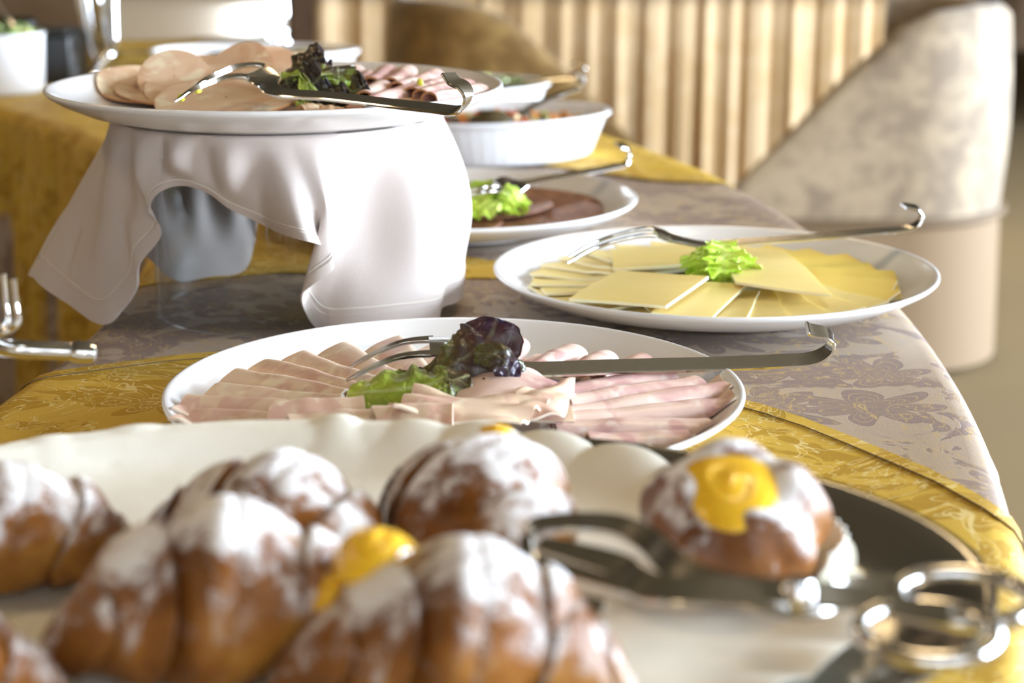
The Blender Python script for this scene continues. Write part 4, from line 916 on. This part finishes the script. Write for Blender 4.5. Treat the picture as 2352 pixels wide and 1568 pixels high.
# ------------------------------------------------------------------ chairs and skirted table behind
def tub_chair(label, x, y, face, upholstery):
    """face = +1: the open side looks to +x"""
    t = thing('tub_chair', label, 'armchair', (x, y, FLOOR), 'upholstered tub chairs')
    n, m = 96, 22; D, Wd, th_ = .64, .60, .055
    a = np.linspace(-1, .45, n)     # along the U: arm front -> back -> other arm front
    def plan(q, off):
        hx, hy, r = D / 2 - off, Wd / 2 - off, .24 - off; L1 = 2 * hx - r; L2 = PI / 2 * r; L3 = hy - r; tot = L1 + L2 + L3; s_ = abs(q) * tot; sg = 1 if q >= 0 else -1
        if s_ < L3: return V(-hx, sg * s_, 0)
        s_ -= L3
        if s_ < L2: k = s_ / r; return V(-hx + r - r * math.cos(k), sg * (hy - r + r * math.sin(k)), 0)
        return V(-hx + r + (s_ - L2), sg * hy, 0)
    def top(p):
        u = (p[0] + D / 2) / D
        return float(np.interp(u, [0, .16, .30, .42, .62, .82, .95, 1], [.770, .775, .765, .735, .630, .505, .425, .395]))
    z0 = .34
    outer = np.array([plan(q, 0) for q in a]); inner = np.array([plan(q, th_) for q in a])
    rows = []
    for k in np.linspace(0, 1, 14): rows.append(np.array([p + V(0, 0, z0 + (top(p) - .02 - z0) * k) + unit(p) * .012 * math.sin(PI * k) for p in outer]))
    for k in np.linspace(0, 1, 7)[1:-1]: rows.append(np.array([po * (1 - k) + pi_ * k + V(0, 0, top(po) - .02 + .02 * math.sin(PI * k)) for po, pi_ in zip(outer, inner)]))
    for k in np.linspace(1, 0, 8): rows.append(np.array([p + V(0, 0, .36 + (top(po) - .02 - .36) * k) for p, po in zip(inner, outer)]))
    G = np.stack(rows, 1); G[..., 0] *= face
    if face < 0: G = G[::-1]
    nf = G.shape[1]; faces = grid_faces(n, nf).tolist() + [tuple(range(nf))[::-1], tuple((n - 1) * nf + i for i in range(nf))]
    mesh('back_shell', G.reshape(-1, 3), faces, upholstery, t, crease=1.4)
    ps = np.array([p + V(0, 0, z0 - .004) + unit(p) * .006 for p in outer]); ps[:, 0] *= face
    o = tube('piping', ps, .010, MT['piping'], None, 8); o.parent = t
    pts = np.array([outer[i] for i in range(n)]); sk = np.stack([np.array([p * (1.0 + .02 * k) * V(face, 1, 0) + V(0, 0, z0 - .012 - (z0 - .03) * k) + V(0, 0, 0) for p in pts]) for k in np.linspace(0, 1, 8)], 1)
    o = sheet('skirt', sk, .004, MT['chair_skirt'], None, crease=1.4); o.parent = t
    o = box('seat', (-D / 2 + (.12 if face > 0 else .02), -Wd / 2 + th_ + .005, .12), (D / 2 - (.02 if face > 0 else .12), Wd / 2 - .06, .31), upholstery, None, .04); o.parent = t
    if face < 0: o.location.x = -.0
    for sx in (-1, 1):
        for sy in (-1, 1):
            o = tube('leg', [(sx * .24, sy * .22, 0.0), (sx * .24, sy * .22, .13)], .02, MT['wood'], None, 10); o.parent = t
    o = box('front_panel', (D / 2 - .03 if face > 0 else -D / 2 + .0, -Wd / 2 + .02, .03), (D / 2 if face > 0 else -D / 2 + .03, Wd / 2 - .02, .33), MT['chair_skirt'], None, .008); o.parent = t
    return t
tub_chair('beige mottled tub chair with a plain tan skirt at the right', .740, 4.05, -1, MT['chairA'])
tub_chair('gold mottled tub chair with shade painted in, behind the raised plate', .045, 4.25, 1, MT['chairB'])
t = thing('skirted_table', 'table with a pleated champagne satin skirt behind the tub chairs', 'table', (.55, 5.35, FLOOR))
box('tabletop', (-.45, 4.95, FLOOR + .72), (1.16, 5.75, FLOOR + .745), MT['wood'], t)
xs = np.linspace(0, 1, 700); path = catmull([V(-.40, 5.7, 0), V(-.46, 5.0, 0), V(-.42, 4.94, 0), V(.5, 4.93, 0), V(1.06, 4.93, 0), V(1.16, 5.0, 0), V(1.15, 5.7, 0)], 700)
T_, _, S_ = frames(path); arc = np.concatenate([[0], np.cumsum(np.linalg.norm(np.diff(path, axis=0), axis=1))])
pl = .018 * np.sin(arc * 2 * PI / .082 + 1.6 * np.sin(arc * 7) + 1.1 * np.sin(arc * 17)) + .008 * np.sin(arc * 2 * PI / .037 + 2 * np.sin(arc * 5))
G = np.stack([path + S_ * (-.01 + pl * (.35 + .65 * k))[:, None] + V(0, 0, FLOOR + .748 - .735 * k) for k in np.linspace(0, 1, 12)], 1)
sheet('pleated_skirt', G, .002, MT['satin'], t, crease=1.6)
for x in (-.36, 1.08):
    for y in (5.05, 5.65): tube('leg', [(x, y, FLOOR), (x, y, FLOOR + .72)], .025, MT['wood'], t, 10)
t = thing('sideboard', 'dark brown wooden sideboard far behind the chafing dish', 'sideboard', (-1.2, 8.6, FLOOR))
box('body', (-1.75, 8.3, FLOOR + .08), (-.62, 8.9, FLOOR + .80), MT['wood'], t, .01)
box('top', (-1.80, 8.26, FLOOR + .80), (-.57, 8.92, FLOOR + .84), MT['wood'], t, .006)
for k in range(3): box('door', (-1.73 + .37 * k, 8.285, FLOOR + .12), (-1.38 + .37 * k, 8.30, FLOOR + .77), MT['wood'], t, .004)
for x in (-1.68, -.70):
    for y in (8.36, 8.84): box('foot', (x - .03, y - .03, FLOOR), (x + .03, y + .03, FLOOR + .08), MT['wood'], t)
t = thing('draped_table', 'white draped table far behind at the right', 'table', (2.9, 8.0, FLOOR))
xs = np.linspace(0, 2 * PI, 200, endpoint=False)
G = np.stack([np.stack([2.9 + (.72 + .03 * k + .03 * k * np.sin(xs * 18)) * np.cos(xs), 8.0 + (.72 + .03 * k + .03 * k * np.sin(xs * 18)) * np.sin(xs), np.full_like(xs, FLOOR + .76 - .45 * k)], -1) for k in np.linspace(0, 1, 8)] + [], 1)
G = np.concatenate([np.stack([np.stack([2.9 + r * np.cos(xs), 8.0 + r * np.sin(xs), np.full_like(xs, FLOOR + .762)], -1) for r in (.01, .4, .70)], 1), G], 1)
sheet('cloth', G, .002, MT['napkin'], t, cu=True, crease=1.4)
tube('pedestal', [(2.9, 8.0, FLOOR), (2.9, 8.0, FLOOR + .75)], .06, MT['wood'], t, 16)
lathe('foot', [(.001, .03), (.25, .02), (.27, 0.001), (.001, .001)], MT['wood'], t, 30, (2.9, 8.0, FLOOR))
